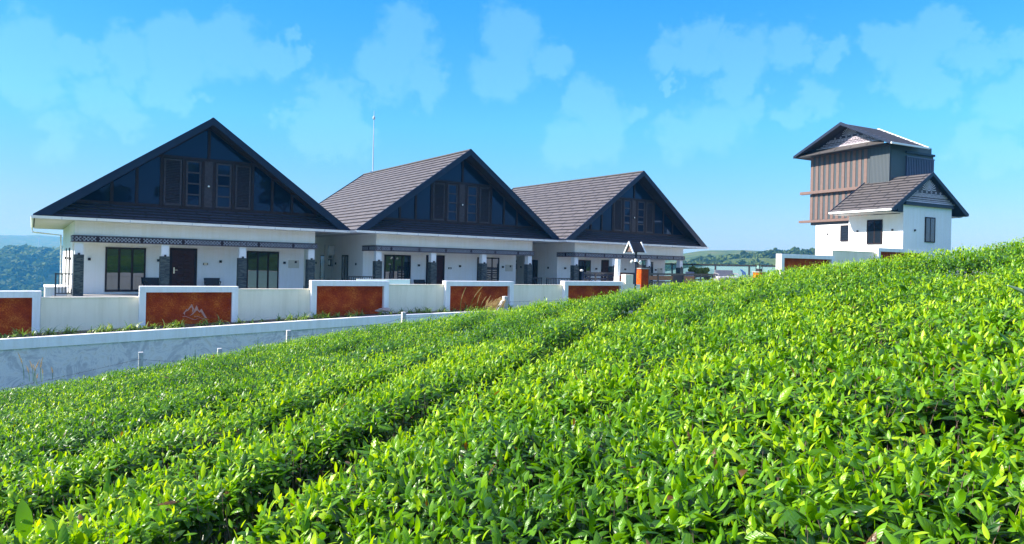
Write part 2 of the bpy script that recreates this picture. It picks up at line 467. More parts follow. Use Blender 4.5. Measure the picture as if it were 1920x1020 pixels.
def stripes():
    m, n, l, p = mat('ribbed_dark_cladding')
    t = n.new('ShaderNodeTexCoord')
    w = n.new('ShaderNodeTexWave'); w.bands_direction = 'X'; w.inputs['Scale'].default_value = 3.2; w.inputs['Distortion'].default_value = 0
    ad = n.new('ShaderNodeSeparateXYZ'); l.new(t.outputs['Object'], ad.inputs[0])
    sm = n.new('ShaderNodeMath'); sm.operation = 'ADD'; l.new(ad.outputs[0], sm.inputs[0]); l.new(ad.outputs[1], sm.inputs[1])
    cb = n.new('ShaderNodeCombineXYZ'); l.new(sm.outputs[0], cb.inputs[0]); l.new(cb.outputs[0], w.inputs['Vector'])
    r = n.new('ShaderNodeValToRGB'); r.color_ramp.elements[0].color = (0.030, 0.042, 0.050, 1); r.color_ramp.elements[1].color = (0.075, 0.092, 0.100, 1)
    l.new(w.outputs[0], r.inputs[0]); l.new(r.outputs[0], p.inputs['Base Color'])
    bp = n.new('ShaderNodeBump'); bp.inputs['Strength'].default_value = 0.8; bp.inputs['Distance'].default_value = 0.02
    l.new(w.outputs[0], bp.inputs['Height']); l.new(bp.outputs[0], p.inputs['Normal'])
    p.inputs['Roughness'].default_value = 0.5
    return m
M['rib'] = stripes()

def leafmat(name, ramp, trans=0.35, tcol=(1.6, 1.5, 0.5), rough=0.32, attr='tint', veins=False, spec=0.5):
    m, n, l, p = mat(name)
    at_ = n.new('ShaderNodeAttribute'); at_.attribute_name = attr
    r = n.new('ShaderNodeValToRGB')
    for i, (ps, c) in enumerate(ramp):
        e = r.color_ramp.elements[i] if i < 2 else r.color_ramp.elements.new(ps)
        e.position = ps; e.color = (*c, 1)
    l.new(at_.outputs['Fac'], r.inputs[0]); l.new(r.outputs[0], p.inputs['Base Color'])
    p.inputs['Roughness'].default_value = rough
    p.inputs['Specular IOR Level'].default_value = spec
    tr = n.new('ShaderNodeBsdfTranslucent')
    vm = n.new('ShaderNodeVectorMath'); vm.operation = 'MULTIPLY'; vm.inputs[1].default_value = tcol
    l.new(r.outputs[0], vm.inputs[0]); l.new(vm.outputs[0], tr.inputs[0])
    mx = n.new('ShaderNodeMixShader'); mx.inputs[0].default_value = trans
    l.new(p.outputs[0], mx.inputs[1]); l.new(tr.outputs[0], mx.inputs[2]); l.new(mx.outputs[0], n['Material Output'].inputs[0])
    if veins:
        uv = n.new('ShaderNodeUVMap')
        s = n.new('ShaderNodeSeparateXYZ'); l.new(uv.outputs[0], s.inputs[0])
        ab = n.new('ShaderNodeMath'); ab.operation = 'ABSOLUTE'; l.new(s.outputs[1], ab.inputs[0])
        sb = n.new('ShaderNodeMath'); sb.operation = 'MULTIPLY_ADD'; l.new(ab.outputs[0], sb.inputs[0]); sb.inputs[1].default_value = -0.28; l.new(s.outputs[0], sb.inputs[2])
        mu = n.new('ShaderNodeMath'); mu.operation = 'MULTIPLY'; mu.inputs[1].default_value = 38; l.new(sb.outputs[0], mu.inputs[0])
        si = n.new('ShaderNodeMath'); si.operation = 'SINE'; l.new(mu.outputs[0], si.inputs[0])
        b = n.new('ShaderNodeBump'); b.inputs['Strength'].default_value = 0.16; b.inputs['Distance'].default_value = 0.002
        l.new(si.outputs[0], b.inputs['Height']); l.new(b.outputs[0], p.inputs['Normal'])
    return m
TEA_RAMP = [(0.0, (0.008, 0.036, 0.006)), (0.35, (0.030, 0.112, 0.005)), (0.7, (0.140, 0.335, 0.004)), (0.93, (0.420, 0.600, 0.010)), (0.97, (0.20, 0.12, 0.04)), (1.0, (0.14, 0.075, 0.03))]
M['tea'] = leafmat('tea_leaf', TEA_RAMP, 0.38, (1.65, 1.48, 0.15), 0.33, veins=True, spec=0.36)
M['strap'] = leafmat('strap_leaf', [(0.0, (0.05, 0.12, 0.015)), (0.6, (0.18, 0.32, 0.03)), (1.0, (0.42, 0.48, 0.12))], 0.3)
M['crown'] = leafmat('tree_leaf', [(0.0, (0.025, 0.045, 0.012)), (0.5, (0.070, 0.115, 0.022)), (1.0, (0.14, 0.19, 0.04))], 0.25, (1.3, 1.3, 0.6), 0.7, spec=0.08)
M['straw'] = leafmat('straw_plume', [(0.0, (0.25, 0.22, 0.08)), (0.5, (0.45, 0.34, 0.14)), (1.0, (0.66, 0.50, 0.26))], 0.35, (1.2, 1.1, 0.8), 0.7)
M['weed'] = leafmat('withered_weed', [(0.0, (0.10, 0.05, 0.025)), (0.5, (0.16, 0.09, 0.045)), (1.0, (0.20, 0.20, 0.06))], 0.2, (1.1, 1, .8), 0.8, spec=0.1)
M['twig'] = plain('tea_twig', (0.14, 0.105, 0.07), 0.8, var=0.3, vscale=10)

def groundmat(name, cs, sc, bump=0.6):
    m, n, l, p = mat(name)
    t = n.new('ShaderNodeTexCoord')
    a = n.new('ShaderNodeTexNoise'); a.inputs['Scale'].default_value = sc; a.inputs['Detail'].default_value = 10; a.inputs['Roughness'].default_value = 0.65
    l.new(t.outputs['Object'], a.inputs['Vector'])
    r = n.new('ShaderNodeValToRGB')
    k = len(cs)
    for i, c in enumerate(cs):
        ps = 0.32 + 0.36 * i / (k - 1)
        e = r.color_ramp.elements[i] if i < 2 else r.color_ramp.elements.new(ps)
        e.position = ps; e.color = (*c, 1)
    l.new(a.outputs[0], r.inputs[0]); l.new(r.outputs[0], p.inputs['Base Color'])
    p.inputs['Roughness'].default_value = 0.95; p.inputs['Specular IOR Level'].default_value = 0.15
    b = n.new('ShaderNodeBump'); b.inputs['Strength'].default_value = bump; b.inputs['Distance'].default_value = 0.6 / sc
    l.new(a.outputs[0], b.inputs['Height']); l.new(b.outputs[0], p.inputs['Normal'])
    return m
M['teaground'] = groundmat('tea_slope_ground', [(0.030, 0.045, 0.012), (0.055, 0.110, 0.018), (0.090, 0.160, 0.022)], 2.0)
M['hills'] = groundmat('plantation_hillside', [(0.025, 0.048, 0.015), (0.055, 0.09, 0.02), (0.085, 0.12, 0.025), (0.17, 0.115, 0.06)], 0.06, 0.5)

# ------------------------------------------------------------------ terrain functions
CREST = [(-60, 11), (-14, 13.8), (-10.9, 14.6), (-8.5, 15.3), (-5.5, 16.8), (-2.8, 17.2), (0, 15.7), (1.7, 15.2), (2.9, 15.3), (3.9, 15.0), (4.9, 14.2),
         (6.0, 14.1), (6.9, 13.7), (7.6, 13.1), (8.0, 12.5), (8.4, 12.1), (8.9, 11.9), (14, 12.5), (60, 20)]
cxs, cys = np.array([c[0] for c in CREST]), np.array([c[1] for c in CREST])
def crest(X): return np.interp(X, cxs, cys)
def vnoise(x, y, seed=0):
    xi, yi = np.floor(x), np.floor(y)
    fx, fy = x - xi, y - yi
    fx, fy = fx * fx * (3 - 2 * fx), fy * fy * (3 - 2 * fy)
    def h(a, b):
        t = np.sin(a * 127.1 + b * 311.7 + seed * 74.7) * 43758.5453
        return t - np.floor(t)
    return (h(xi, yi) * (1 - fx) + h(xi + 1, yi) * fx) * (1 - fy) + (h(xi, yi + 1) * (1 - fx) + h(xi + 1, yi + 1) * fx) * fy
def plane(X, Y):
    d = np.maximum(0, Y - crest(X) + 0.4)
    return -1.04 + 0.18 * np.clip(X, -40, 30) + 0.05 * np.clip(X - 30, 0, 200) - 0.05 * d ** 1.6
def smooth(t):
    t = np.clip(t, 0, 1); return t * t * (3 - 2 * t)
def furrow(X, Y):
    """0..1 depth mask of the gaps between the rows of bushes"""
    s = X * 0.925 - Y * 0.38 + 0.55 * (vnoise(X * 0.5 + 9, Y * 0.4, 3) - 0.5)
    ph = (s + 2.7) / 1.62
    k = np.abs(ph - np.round(ph)) * 1.62
    w = smooth(1 - (k - 0.08) / 0.28)
    side = smooth((-1.9 - s) / 1.0) * 0.85 + 0.20
    gap = 0.15 + 1.25 * vnoise(X * 0.75 + 3, Y * 0.45 + 5, 8)
    hole = smooth(1 - np.hypot((X - 6.6) / 0.65, (Y - 10.3) / 1.3))
    fade = smooth((crest(X) - Y) / 2.5)
    return np.clip(w * side * gap * fade, 0, 1), hole
def canopy(X, Y):
    f, hole = furrow(X, Y)
    n = 0.10 * (vnoise(X * 1.3, Y * 1.3, 1) - 0.5) + 0.10 * (vnoise(X * 3.1, Y * 3.1, 2) - 0.5) + 0.05 * (vnoise(X * 7, Y * 7, 4) - 0.5)
    return plane(X, Y) + n - 0.42 * f - 0.5 * hole

WALL_A = 2200.0
def wall_at(px):          # boundary wall line: depth where photo column px meets it
    a = px - CX
    Y = 64100.0 / (WALL_A - a)
    return Vector((a / FPX * Y, Y, 0))
WDIR = (wall_at(1168) - wall_at(0)).normalized()
WN = Vector((WDIR.y, -WDIR.x, 0))        # towards the camera
W0 = wall_at(0)
WYAW = math.atan2(WDIR.y, WDIR.x)
def dist_front(X, Y):      # signed distance in front of the boundary wall line
    return (X - W0.x) * WN.x + (Y - W0.y) * WN.y

def ground_z(X, Y):
    X, Y = np.asarray(X, float), np.asarray(Y, float)
    soil = plane(X, Y) - 0.75
    dfr = dist_front(X, Y)
    yard = -2.05 + 2.0 * smooth((X - 9) / 14)
    right = smooth((X - 1) / 5)
    low = np.where(X < 3, np.maximum(soil, -4.2), soil)
    beyond = smooth((Y - crest(X) - 1.5) / 9.0)
    z = low * (1 - beyond) + (low * (1 - right) + (yard - 0.15) * right) * beyond
    z = np.where(Y > crest(X) + 1.5, np.maximum(z, -4.4), z)
    inside = smooth((-dfr + 0.6) / 1.5)
    uu = (X + 17.92) * 0.8168 + (Y - 27.83) * 0.5769          # along the nearest cottage's front
    drop = np.clip(-uu - 1.0, 0, 30) * 0.55 + np.clip(np.hypot(X, Y - 25) - 38, 0, 40) * 0.25 * (X < 0)
    z = z * (1 - inside) + (yard - 1.6 - drop) * inside
    r = np.hypot(X, Y - 25)
    far = smooth((r - 62) / 160)
    th = np.degrees(np.arctan2(X, Y))                  # azimuth, 0 = straight ahead
    # far relief: a valley with hills round it
    def bump(az, w): return np.exp(-((th - az) / w) ** 2)
    v = -70 + 18 * (vnoise(X / 160, Y / 160, 5) - 0.5)
    ridgeL = smooth((r - 420) / 420)
    hL = (58 + 7 * vnoise(X / 120, Y / 120, 6)) * ridgeL
    hR = 0
    rr = np.hypot(X, Y)
    prof = np.interp(th, [-60, 0, 8, 14, 16, 19, 24, 30, 40, 60], [-10, -6, 2, 4.5, 8.5, 11.6, 13.5, 13, 12, 10])
    right_hill = (prof + 70) * smooth((rr - 200) / 230) * smooth((th - 3) / 8)
    left = v + np.where(th < 3, hL, hL * (1 - smooth((th - 3) / 8)))
    relief = left + right_hill
    relief = relief + 9 * (vnoise(X / 35, Y / 35, 9) - 0.5) * smooth((r - 150) / 200) * np.where(th < 3, 1.0, 0.35)
    # far blue ranges
    relief = relief + np.where(th < 3, 1.0, 0.0) * smooth((rr - 1400) / 900) * (26 + 44 * vnoise(th / 9 + 2, rr / 3000, 4))
    back = smooth((-Y + 30) / 60) * smooth((X + 30) / 60)
    relief = relief * (1 - back) + (np.clip(0.18 * X, -5, 12) + 2) * back
    return z * (1 - far) + relief * far

def grid_axis(lo, hi, near, far_):
    v = [0.0]
    while v[-1] < hi: v.append(v[-1] + min(far_, near + v[-1] * 0.03))
    w = [0.0]
    while w[-1] < -lo: w.append(w[-1] + min(far_, near + w[-1] * 0.03))
    return np.array([-q for q in reversed(w[1:])] + v)
def sheet(name, xs, ys, zf, m, mask=None):
    XX, YY = np.meshgrid(xs, ys)
    ZZ = zf(XX, YY)
    nx, ny = len(xs), len(ys)
    V = np.stack([XX.ravel(), YY.ravel(), ZZ.ravel()], 1)
    i = np.arange(nx - 1)[None, :] + np.arange(ny - 1)[:, None] * nx
    F = np.stack([i, i + 1, i + 1 + nx, i + nx], -1).reshape(-1, 4)
    if mask is not None:
        c = V[F].mean(1)
        F = F[mask(c[:, 0], c[:, 1])]
    me = bpy.data.meshes.new(name)
    me.from_pydata(V.tolist(), [], F.tolist())
    me.materials.append(m)
    me.polygons.foreach_set('use_smooth', [True] * len(me.polygons))
    o = bpy.data.objects.new(name, me); col.objects.link(o)
    return o
gx = grid_axis(-3900, 3900, 0.7, 60); gy = grid_axis(-900, 3950, 0.7, 60)
near = lambda X, Y: (np.hypot(X, Y - 25) < 95)
g1 = sheet('ground', gx, gy, ground_z, M['teaground'], near); tag(g1, kind='structure')
g2 = sheet('hills', gx, gy, ground_z, M['hills'], lambda X, Y: ~near(X, Y)); tag(g2, kind='structure')
# yard platform the houses stand on
def yard_z(X, Y): return -2.05 + 2.0 * smooth((np.asarray(X) - 9) / 14) + 0.3 * smooth((-dist_front(X, Y) - 1.0) / 3)
yd = sheet('yard', np.arange(-40, 62, 1.0), np.arange(14, 78, 1.0), yard_z, M['yard'], lambda X, Y: (dist_front(X, Y) < -1.0) & (np.hypot(X - 5, Y - 30) < 52) & (((X + 17.92) * 0.8168 + (Y - 27.83) * 0.5769 > 0.8) & (((Y - 27.83) * 0.8168 - (X + 17.92) * 0.5769 < 11.5) | (X > -8)) | (dist_front(X, Y) > -3.2)))
tag(yd, kind='structure')

# ------------------------------------------------------------------ houses
GZ, FLZ = 1.48, -1.70                # gutter top, porch floor
OL, OR_, OF, RISE, RLEN = 1.39, 1.47, 0.83, 4.62, 14.25
HW, HD = 10.0, 12.6                  # wall width and depth
MID = (HW + OR_ - OL) / 2
VD = 1.62                            # porch depth
SL = RISE / (MID + OL)               # roof slope
VF, VB = -OF, -OF + RLEN
def roof_top(u): return GZ + RISE - abs(u - MID) * SL

def slope_roof(mb, u_eave, u_ridge, z_eave, z_ridge, v0, v1, course=0.37, lift=0.035):
    """stepped tile courses on one slope; runs from v0 to v1"""
    L = math.hypot(u_ridge - u_eave, z_ridge - z_eave)
    n = max(1, round(L / course))
    du, dz = (u_ridge - u_eave) / n, (z_ridge - z_eave) / n
    sgn = 1 if u_ridge > u_eave else -1
    nx_, nz_ = -dz / (L / n) * sgn, abs(du) / (L / n)
    for i in range(n):
        a = (u_eave + du * i, z_eave + dz * i); b = (u_eave + du * (i + 1), z_eave + dz * (i + 1))
        lo = (a[0] + nx_ * lift * sgn, a[1] + nz_ * lift)
        P = [(lo[0], v0, lo[1]), (lo[0], v1, lo[1]), (b[0], v1, b[1]), (b[0], v0, b[1])]
        hh = 0.37
        uv = [(v0, i * hh + 0.004), (v1, i * hh + 0.004), (v1, (i + 1) * hh - 0.004), (v0, (i + 1) * hh - 0.004)]
        Q = [(a[0], v0, a[1]), (a[0], v1, a[1]), (lo[0], v1, lo[1]), (lo[0], v0, lo[1])]
        quv = [(v0, i * hh), (v1, i * hh), (v1, i * hh + 0.002), (v0, i * hh + 0.002)]
        if sgn > 0:
            P.reverse(); uv.reverse(); Q.reverse(); quv.reverse()
        mb.face(P, uv); mb.face(Q, quv)

def window(parent, name, m_frame, m_glass, u0, u1, z0, z1, v, n=3, fr=0.07, mull=0.09, pane_name='pane', axis='u'):
    """framed window on a wall facing -v (or facing -u when axis == 'v')"""
    f = MB(); g = MB()
    def bx(mb, a0, a1, b0, b1, c0, c1):
        if axis == 'u': mb.box(a0, a1, b0, b1, c0, c1)
        else: mb.box(b0, b1, a0, a1, c0, c1)
    bx(f, u0, u1, v - 0.06, v + 0.02, z1 - fr, z1); bx(f, u0, u1, v - 0.06, v + 0.02, z0, z0 + fr)
    bx(f, u0, u0 + fr, v - 0.06, v + 0.02, z0 + fr, z1 - fr); bx(f, u1 - fr, u1, v - 0.06, v + 0.02, z0 + fr, z1 - fr)
    w = (u1 - u0 - 2 * fr - (n - 1) * mull) / n
    for i in range(n):
        a = u0 + fr + i * (w + mull)
        if i < n - 1: bx(f, a + w, a + w + mull, v - 0.057, v + 0.02, z0 + fr, z1 - fr)
    fo = f.build(name, m_frame, parent, bevel=0.006)
    for i in range(n):
        a = u0 + fr + i * (w + mull)
        g = MB(); bx(g, a, a + w, v - 0.048, v - 0.040, z0 + fr, z1 - fr)
        g.build(pane_name, m_glass, fo)
    return fo

def wall_light(parent, u, v, z, s=0.05):
    b = MB(); b.box(u - s, u + s, v - 0.09, v, z - s * 1.1, z + s * 1.1); b.box(u - s * .7, u + s * .7, v - 0.1, v - 0.09, z - s * .6, z + s * .6)
    return b.build('wall_light', M['black'], parent)

def make_house():
    root = empty('house')
    # walls -----------------------------------------------------------
    b = MB()
    b.box(0, HW, 0, 0.22, 0.53, 1.385)                            # beam over the porch
    b.box(0, 0.22, 0.22, VD, 0.53, 1.385); b.box(HW - 0.22, HW, 0.22, VD, 0.53, 1.385)
    b.box(0, HW, VD, VD + 0.2, FLZ, 1.385)                        # recessed wall
    b.box(0, 0.2, VD + 0.2, HD, FLZ, 1.385); b.box(HW - 0.2, HW, VD + 0.2, HD, FLZ, 1.385)
    b.box(0.2, HW - 0.2, HD - 0.2, HD, FLZ, 1.385)
    b.box(0.22, HW - 0.22, 0.22, VD, 0.75, 0.85)                  # porch ceiling
    b.build('wall', M['wall'], root)
    b = MB(); b.box(-0.15, HW + 0.15, -0.15, HD + 0.1, -2.3, FLZ)
    b.build('porch_floor', M['floor'], root, bevel=0.01)
    # columns ---------------------------------------------------------
    for u in (0.0, 3.19, 6.44, HW - 0.32):
        c = MB(); c.box(u + 0.01, u + 0.31, 0.01, 0.31, 0.0, 0.53)
        co = c.build('column', M['wall'], root)
        s = MB(); s.box(u - 0.02, u + 0.34, -0.025, 0.345, FLZ, 0.0)
        s.build('stone_base', M['stone'], co, bevel=0.008)
        s = MB(); s.box(u + 0.12, u + 0.20, -0.06, 0.01, 0.0, 0.07); s.build('lamp', M['black'], co)
    # pierced band ----------------------------------------------------
    b = MB()
    t0, t1, z0, z1 = -0.07, -0.003, 0.53 - 0.005, 0.78
    u0, u1 = -0.07, HW + 0.07
    b.face([(u0, t0, z0), (u1, t0, z0), (u1, t0, z1), (u0, t0, z1)], [(u0, 0), (u1, 0), (u1, 1), (u0, 1)])
    b.face([(u0, VD, z0), (u0, t0, z0), (u0, t0, z1), (u0, VD, z1)], [(0, 0), (VD, 0), (VD, 1), (0, 1)])
    b.face([(u1, t0, z0), (u1, VD, z0), (u1, VD, z1), (u1, t0, z1)], [(0, 0), (VD, 0), (VD, 1), (0, 1)])
    for q in ((z1, 1), (z0, 0)):
        zz = q[0]
        b.face([(u0, t0, zz), (u1, t0, zz), (u1, t1, zz), (u0, t1, zz)]); b.face([(u0, t1, zz), (-.003, t1, zz), (-.003, VD, zz), (u0, VD, zz)])
        b.face([(HW + .003, t1, zz), (u1, t1, zz), (u1, VD, zz), (HW + .003, VD, zz)])
    b.face([(u0, VD, z0), (u0, VD, z1), (-.003, VD, z1), (-.003, VD, z0)])
    b.build('pattern_band', M['band'], root)
    b = MB()
    for zz in (0.515, 0.765):
        b.box(u0 - 0.004, u1 + 0.004, t0 - 0.012, t0 + 0.001, zz, zz + 0.03)
        b.box(u0 - 0.012, u0 + 0.001, t0 + .002, VD, zz, zz + 0.03)
    for u in (0.06, 3.30, 6.55, HW - 0.1):
        for du in (-0.13, 0.13): b.box(u + 0.05 + du - 0.014, u + 0.05 + du + 0.014, t0 - 0.012, t0 + 0.001, 0.547, 0.763)
    b.build('band_trim', M['plumback'], root)
    # roof ------------------------------------------------------------
    b = MB()
    slope_roof(b, -OL, MID, GZ + 0.02, GZ + RISE, VF + 0.03, VB - 0.03)
    slope_roof(b, HW + OR_, MID, GZ + 0.02, GZ + RISE, VF + 0.03, VB - 0.03)
    roof = b.build('roof', M['tile'], root)
    b = MB()                                                     # underside lining of both slopes
    th = 0.16
    for s, ue in ((1, -OL), (-1, HW + OR_)):
        b.prism([(ue, VF + 0.06, GZ - 0.02), (MID, VF + 0.06, GZ + RISE - 0.04), (MID, VF + 0.06, GZ + RISE - 0.04 - th), (ue + s * 0.12, VF + 0.06, GZ - 0.02 - 0.02)], (0, RLEN - 0.12, 0))
    b.build('roof_lining', M['soffit'], root)
    for vv in (VF, VB - 0.06):
        for s, ue in ((1, -OL - 0.02), (-1, HW + OR_ + 0.02)):
            b = MB()
            h = 0.30
            b.prism([(ue, vv, GZ - 0.03), (ue, vv, GZ + 0.06), (MID, vv, GZ + RISE + 0.09), (MID, vv, GZ + RISE + 0.06 - h), (ue + s * 0.62, vv, GZ - 0.03 + 0.10), (ue + s * 0.62, vv, GZ - 0.03)], (0, 0.06, 0))
            b.build('barge_board', M['navy'], roof)
    b = MB(); b.tube([(MID, VF + 0.08, GZ + RISE + 0.03), (MID, VB + 0.02, GZ + RISE + 0.03)], 0.07, 8)
    b.build('ridge_cap', M['tile'], roof)
    # white soffit and gutters ---------------------------------------
    b = MB()
    b.box(-OL + 0.05, HW + OR_ - 0.05, VF + 0.05, 0, 1.385, 1.40)
    b.box(-OL + 0.05, 0.0, 0.003, VB - 0.3, 1.385, 1.40); b.box(HW, HW + OR_ - 0.05, 0.003, VB - 0.3, 1.385, 1.40)
    b.build('soffit', M['wsoffit'], root)
    b = MB()
    b.prism([(-OL, VF - 0.10, GZ), (-OL, VF - 0.07, GZ - 0.11), (-OL, VF + 0.02, GZ - 0.11), (-OL, VF + 0.02, GZ - 0.01), (-OL, VF - 0.08, GZ - 0.01)], (HW + OL + OR_, 0, 0))
    gut = b.build('gutter', M['gutter'], root)
    b = MB()
    for s, ue in ((-1, -OL), (1, HW + OR_)):
        b.prism([(ue + s * 0.10, VF - 0.1, GZ), (ue + s * 0.07, VF - 0.1, GZ - 0.11), (ue, VF - 0.1, GZ - 0.11), (ue, VF - 0.1, GZ - 0.01)], (0, RLEN, 0))
    b.build('side_gutter', M['gutter'], gut)
    b = MB(); b.box(0, 0.03, VF - 0.106, VF - 0.06, GZ - 0.112, GZ + 0.004)
    j0 = b.build('gutter_joint', M['whitemetal'], gut); j0.location.x = -OL + 0.9
    for k in range(1, 11):
        j = j0.copy(); col.objects.link(j); j.location.x = -OL + 0.9 + k * 1.18
    b = MB(); b.tube([(-OL - 0.03, VB - 0.5, GZ - 0.1), (-OL - 0.03, VB - 0.5, GZ - 0.3), (-0.1, VB - 0.6, GZ - 0.42), (-0.08, VB - 0.6, FLZ)], 0.045, 8)
    b.build('downpipe', M['gutter'], gut)
    # skirt roof under the gable --------------------------------------
    zb = 2.13
    b = MB()
    n = 5
    v0s, z0s, v1s, z1s = VF + 0.0, GZ + 0.0, -0.0, zb
    for i in range(n):
        a = (v0s + (v1s - v0s) * i / n, z0s + (z1s - z0s) * i / n); c = (v0s + (v1s - v0s) * (i + 1) / n, z0s + (z1s - z0s) * (i + 1) / n)
        lo = (a[0] - 0.02, a[1] + 0.035)
        e0 = (a[1] - GZ) / SL; e1 = (c[1] - GZ) / SL
        uL0, uR0, uL1, uR1 = -OL + e0 + 0.25, HW + OR_ - e0 - 0.25, -OL + e1 + 0.25, HW + OR_ - e1 - 0.25
        hh = 0.3
        b.face([(uL0, lo[0], lo[1]), (uR0, lo[0], lo[1]), (uR1, c[0], c[1]), (uL1, c[0], c[1])], [(uL0, i * hh), (uR0, i * hh), (uR1, (i + 1) * hh), (uL1, (i + 1) * hh)])
        b.face([(uL0, a[0], a[1]), (uR0, a[0], a[1]), (uR0, lo[0], lo[1]), (uL0, lo[0], lo[1])], [(uL0, i * hh), (uR0, i * hh), (uR0, i * hh + .01), (uL0, i * hh + .01)])
    b.build('skirt_roof', M['tiled'], root)
    # gable glazing ---------------------------------------------------
    def gt(u): return roof_top(u) - 0.30
    zt = 4.34
    b = MB()
    b.prism([(-0.15, 0.06, zb), (HW + 0.23, 0.06, zb), (MID, 0.06, GZ + RISE - 0.22)], (0, 0.1, 0))
    gw = b.build('gable_wall', M['frame'], root)
    b = MB()
    b.box(0.05, HW + 0.03, -0.03, 0.06, zb - 0.02, zb + 0.13)                       # bottom rail
    uT = MID - (GZ + RISE - 0.30 - zt) / SL
    b.box(uT - 0.1, 2 * MID - uT + 0.1, -0.028, 0.06, zt - 0.02, zt + 0.11)         # transom
    posts = [1.28, 2.2, 3.14, 4.03, 4.82, 5.28, 6.11, 6.97, 7.88, 8.82]
    for u in posts:
        w = 0.06
        top = min(zt - 0.02, gt(u))
        b.box(u - w, u + w, -0.025, 0.06, zb + 0.13, top)
    b.box(MID - 0.06, MID + 0.06, -0.025, 0.06, zt + 0.11, GZ + RISE - 0.36)
    for s in (1, -1):                                                                # raking members
        x0, x1 = (0.0, MID - 0.0) if s > 0 else (2 * MID, MID)
        b.prism([(x0, -0.022, gt(x0)), (x1, -0.022, gt(x1)), (x1, -0.022, gt(x1) + 0.16), (x0, -0.022, gt(x0) + 0.16)], (0, 0.08, 0))
    b.build('gable_frame', M['frame'], gw)
    def pane(a, c, zlo, cut=True, top=None):
        t = top if top is not None else 99
        za, zc = min(t, gt(a)), min(t, gt(c))
        if za < zlo + 0.02 and zc < zlo + 0.02: return
        pts = [(a, 0.025, zlo), (c, 0.025, zlo)]
        if zc > zlo + 0.02: pts.append((c, 0.025, zc))
        if min(gt(a), gt(c)) < t < max(gt(a), gt(c)):
            ub = MID - (GZ + RISE - 0.30 - t) / SL
            if c > MID: ub = 2 * MID - ub
            pts.append((ub, 0.025, t))
        if za > zlo + 0.02: pts.append((a, 0.025, za))
        q = MB(); q.prism(pts, (0, 0.02, 0)); q.build('gable_pane', M['gglass'], gw)
    zl = zb + 0.13
    for a, c in ((0.16, 1.22), (1.34, 2.14), (2.26, 3.08), (7.03, 7.82), (7.94, 8.76), (8.88, 9.9)):
        if a == 0.16:
            a = MID - (GZ + RISE - 0.30 - zl) / SL
        if c == 9.9:
            c = MID + (GZ + RISE - 0.30 - zl) / SL
        pane(a, c, zl, top=zt - 0.02)
    pane(MID - (GZ + RISE - 0.30 - zt - 0.11) / SL, MID - 0.06, zt + 0.11); pane(MID + 0.06, MID + (GZ + RISE - 0.30 - zt - 0.11) / SL, zt + 0.11)
    for a, c in ((3.20, 3.97), (6.17, 6.91)):                                        # louvred shutters
        q = MB()
        q.box(a + 0.03, a + 0.10, -0.02, 0.03, zl, zt - 0.05); q.box(c - 0.10, c - 0.03, -0.02, 0.03, zl, zt - 0.05)
        q.box(a + 0.10, c - 0.10, -0.02, 0.03, zt - 0.12, zt - 0.05); q.box(a + 0.10, c - 0.10, -0.02, 0.03, zl, zl + 0.08)
        k = 26
        for i in range(k):
            z = zl + 0.09 + (zt - 0.22 - zl) * i / k
            q.prism([(a + 0.10, -0.012, z), (a + 0.10, 0.03, z + 0.05), (a + 0.10, 0.035, z + 0.06), (a + 0.10, -0.012, z + 0.012)], (c - a - 0.2, 0, 0))
        q.build('louvre_shutter', M['slatgrey'], gw)
    for a, c in ((4.09, 4.76), (5.34, 6.05)):                                        # barred glass doors
        q = MB()
        q.box(a + .02, a + 0.10, -0.02, 0.03, zl, zt - 0.05); q.box(c - 0.10, c - .02, -0.02, 0.03, zl, zt - 0.05)
        hgt = zt - 0.05 - zl
        for i in range(5):
            z = zl + (hgt - 0.07) * i / 4
            q.box(a + 0.10, c - 0.10, -0.02, 0.03, z, z + 0.07)
        d = q.build('balcony_shutter', M['slatgrey'], gw)
        q = MB(); q.box(a + 0.10, c - 0.10, 0.002, 0.012, zl + 0.07, zt - 0.12); q.build('pane', M['gglass'], d)
    q = MB(); q.box(4.88, 5.22, -0.015, 0.03, zl, zt - 0.02); q.build('centre_panel', M['slatgrey'], gw)
    q = MB(); q.tube([(5.05, -0.015, 3.2), (5.05, -0.06, 3.2)], 0.075, 14); lm = q.build('round_light', M['black'], gw)
    q = MB(); q.tube([(5.05, -0.06, 3.2), (5.05, -0.075, 3.2)], 0.04, 12); q.build('lens', M['gutter'], lm)
    # windows and door -------------------------------------------------
    window(root, 'window', M['frame'], M['glass'], 1.22, 2.79, -1.61, 0.355, VD, 3)
    window(root, 'window', M['frame'], M['glass'], 7.17, 8.72, -1.61, 0.355, VD, 3)
    b = MB(); b.box(3.77, 3.87, VD - 0.07, VD + .01, FLZ, 0.40); b.box(4.83, 4.93, VD - 0.07, VD + .01, FLZ, 0.40); b.box(3.87, 4.83, VD - 0.07, VD + .01, 0.30, 0.40)
    df = b.build('door_frame', M['frame'], root)
    b = MB(); b.box(3.87, 4.83, VD - 0.035, VD - 0.005, FLZ, 0.30)
    for i in range(9):
        for (x0, x1) in ((4.08, 4.33), (4.37, 4.62)):
            z = FLZ + 0.22 + i * 0.185
            b.box(x0, x1, VD - 0.06 - 0.008 * ((i + (x0 > 4.2)) % 2), VD - 0.034, z, z + 0.15)
    d = b.build('door', plain('carved_door_wood', (0.050, 0.016, 0.014), 0.45, var=0.2, vscale=7, spec=0.15), root, bevel=0.008)
    b = MB(); b.box(3.93, 3.98, VD - 0.06, VD - 0.034, -0.78, -0.50); b.bar((3.95, VD - 0.09, -0.62), (4.10, VD - 0.09, -0.62), 0.02, 0.02); b.bar((3.955, VD - 0.10, -0.62), (3.955, VD - 0.05, -0.62), 0.02, 0.02)
    b.build('handle', M['chrome'], d)
    for u in (0.62, 3.3, 5.97, 9.0): wall_light(root, u, VD, -0.19)
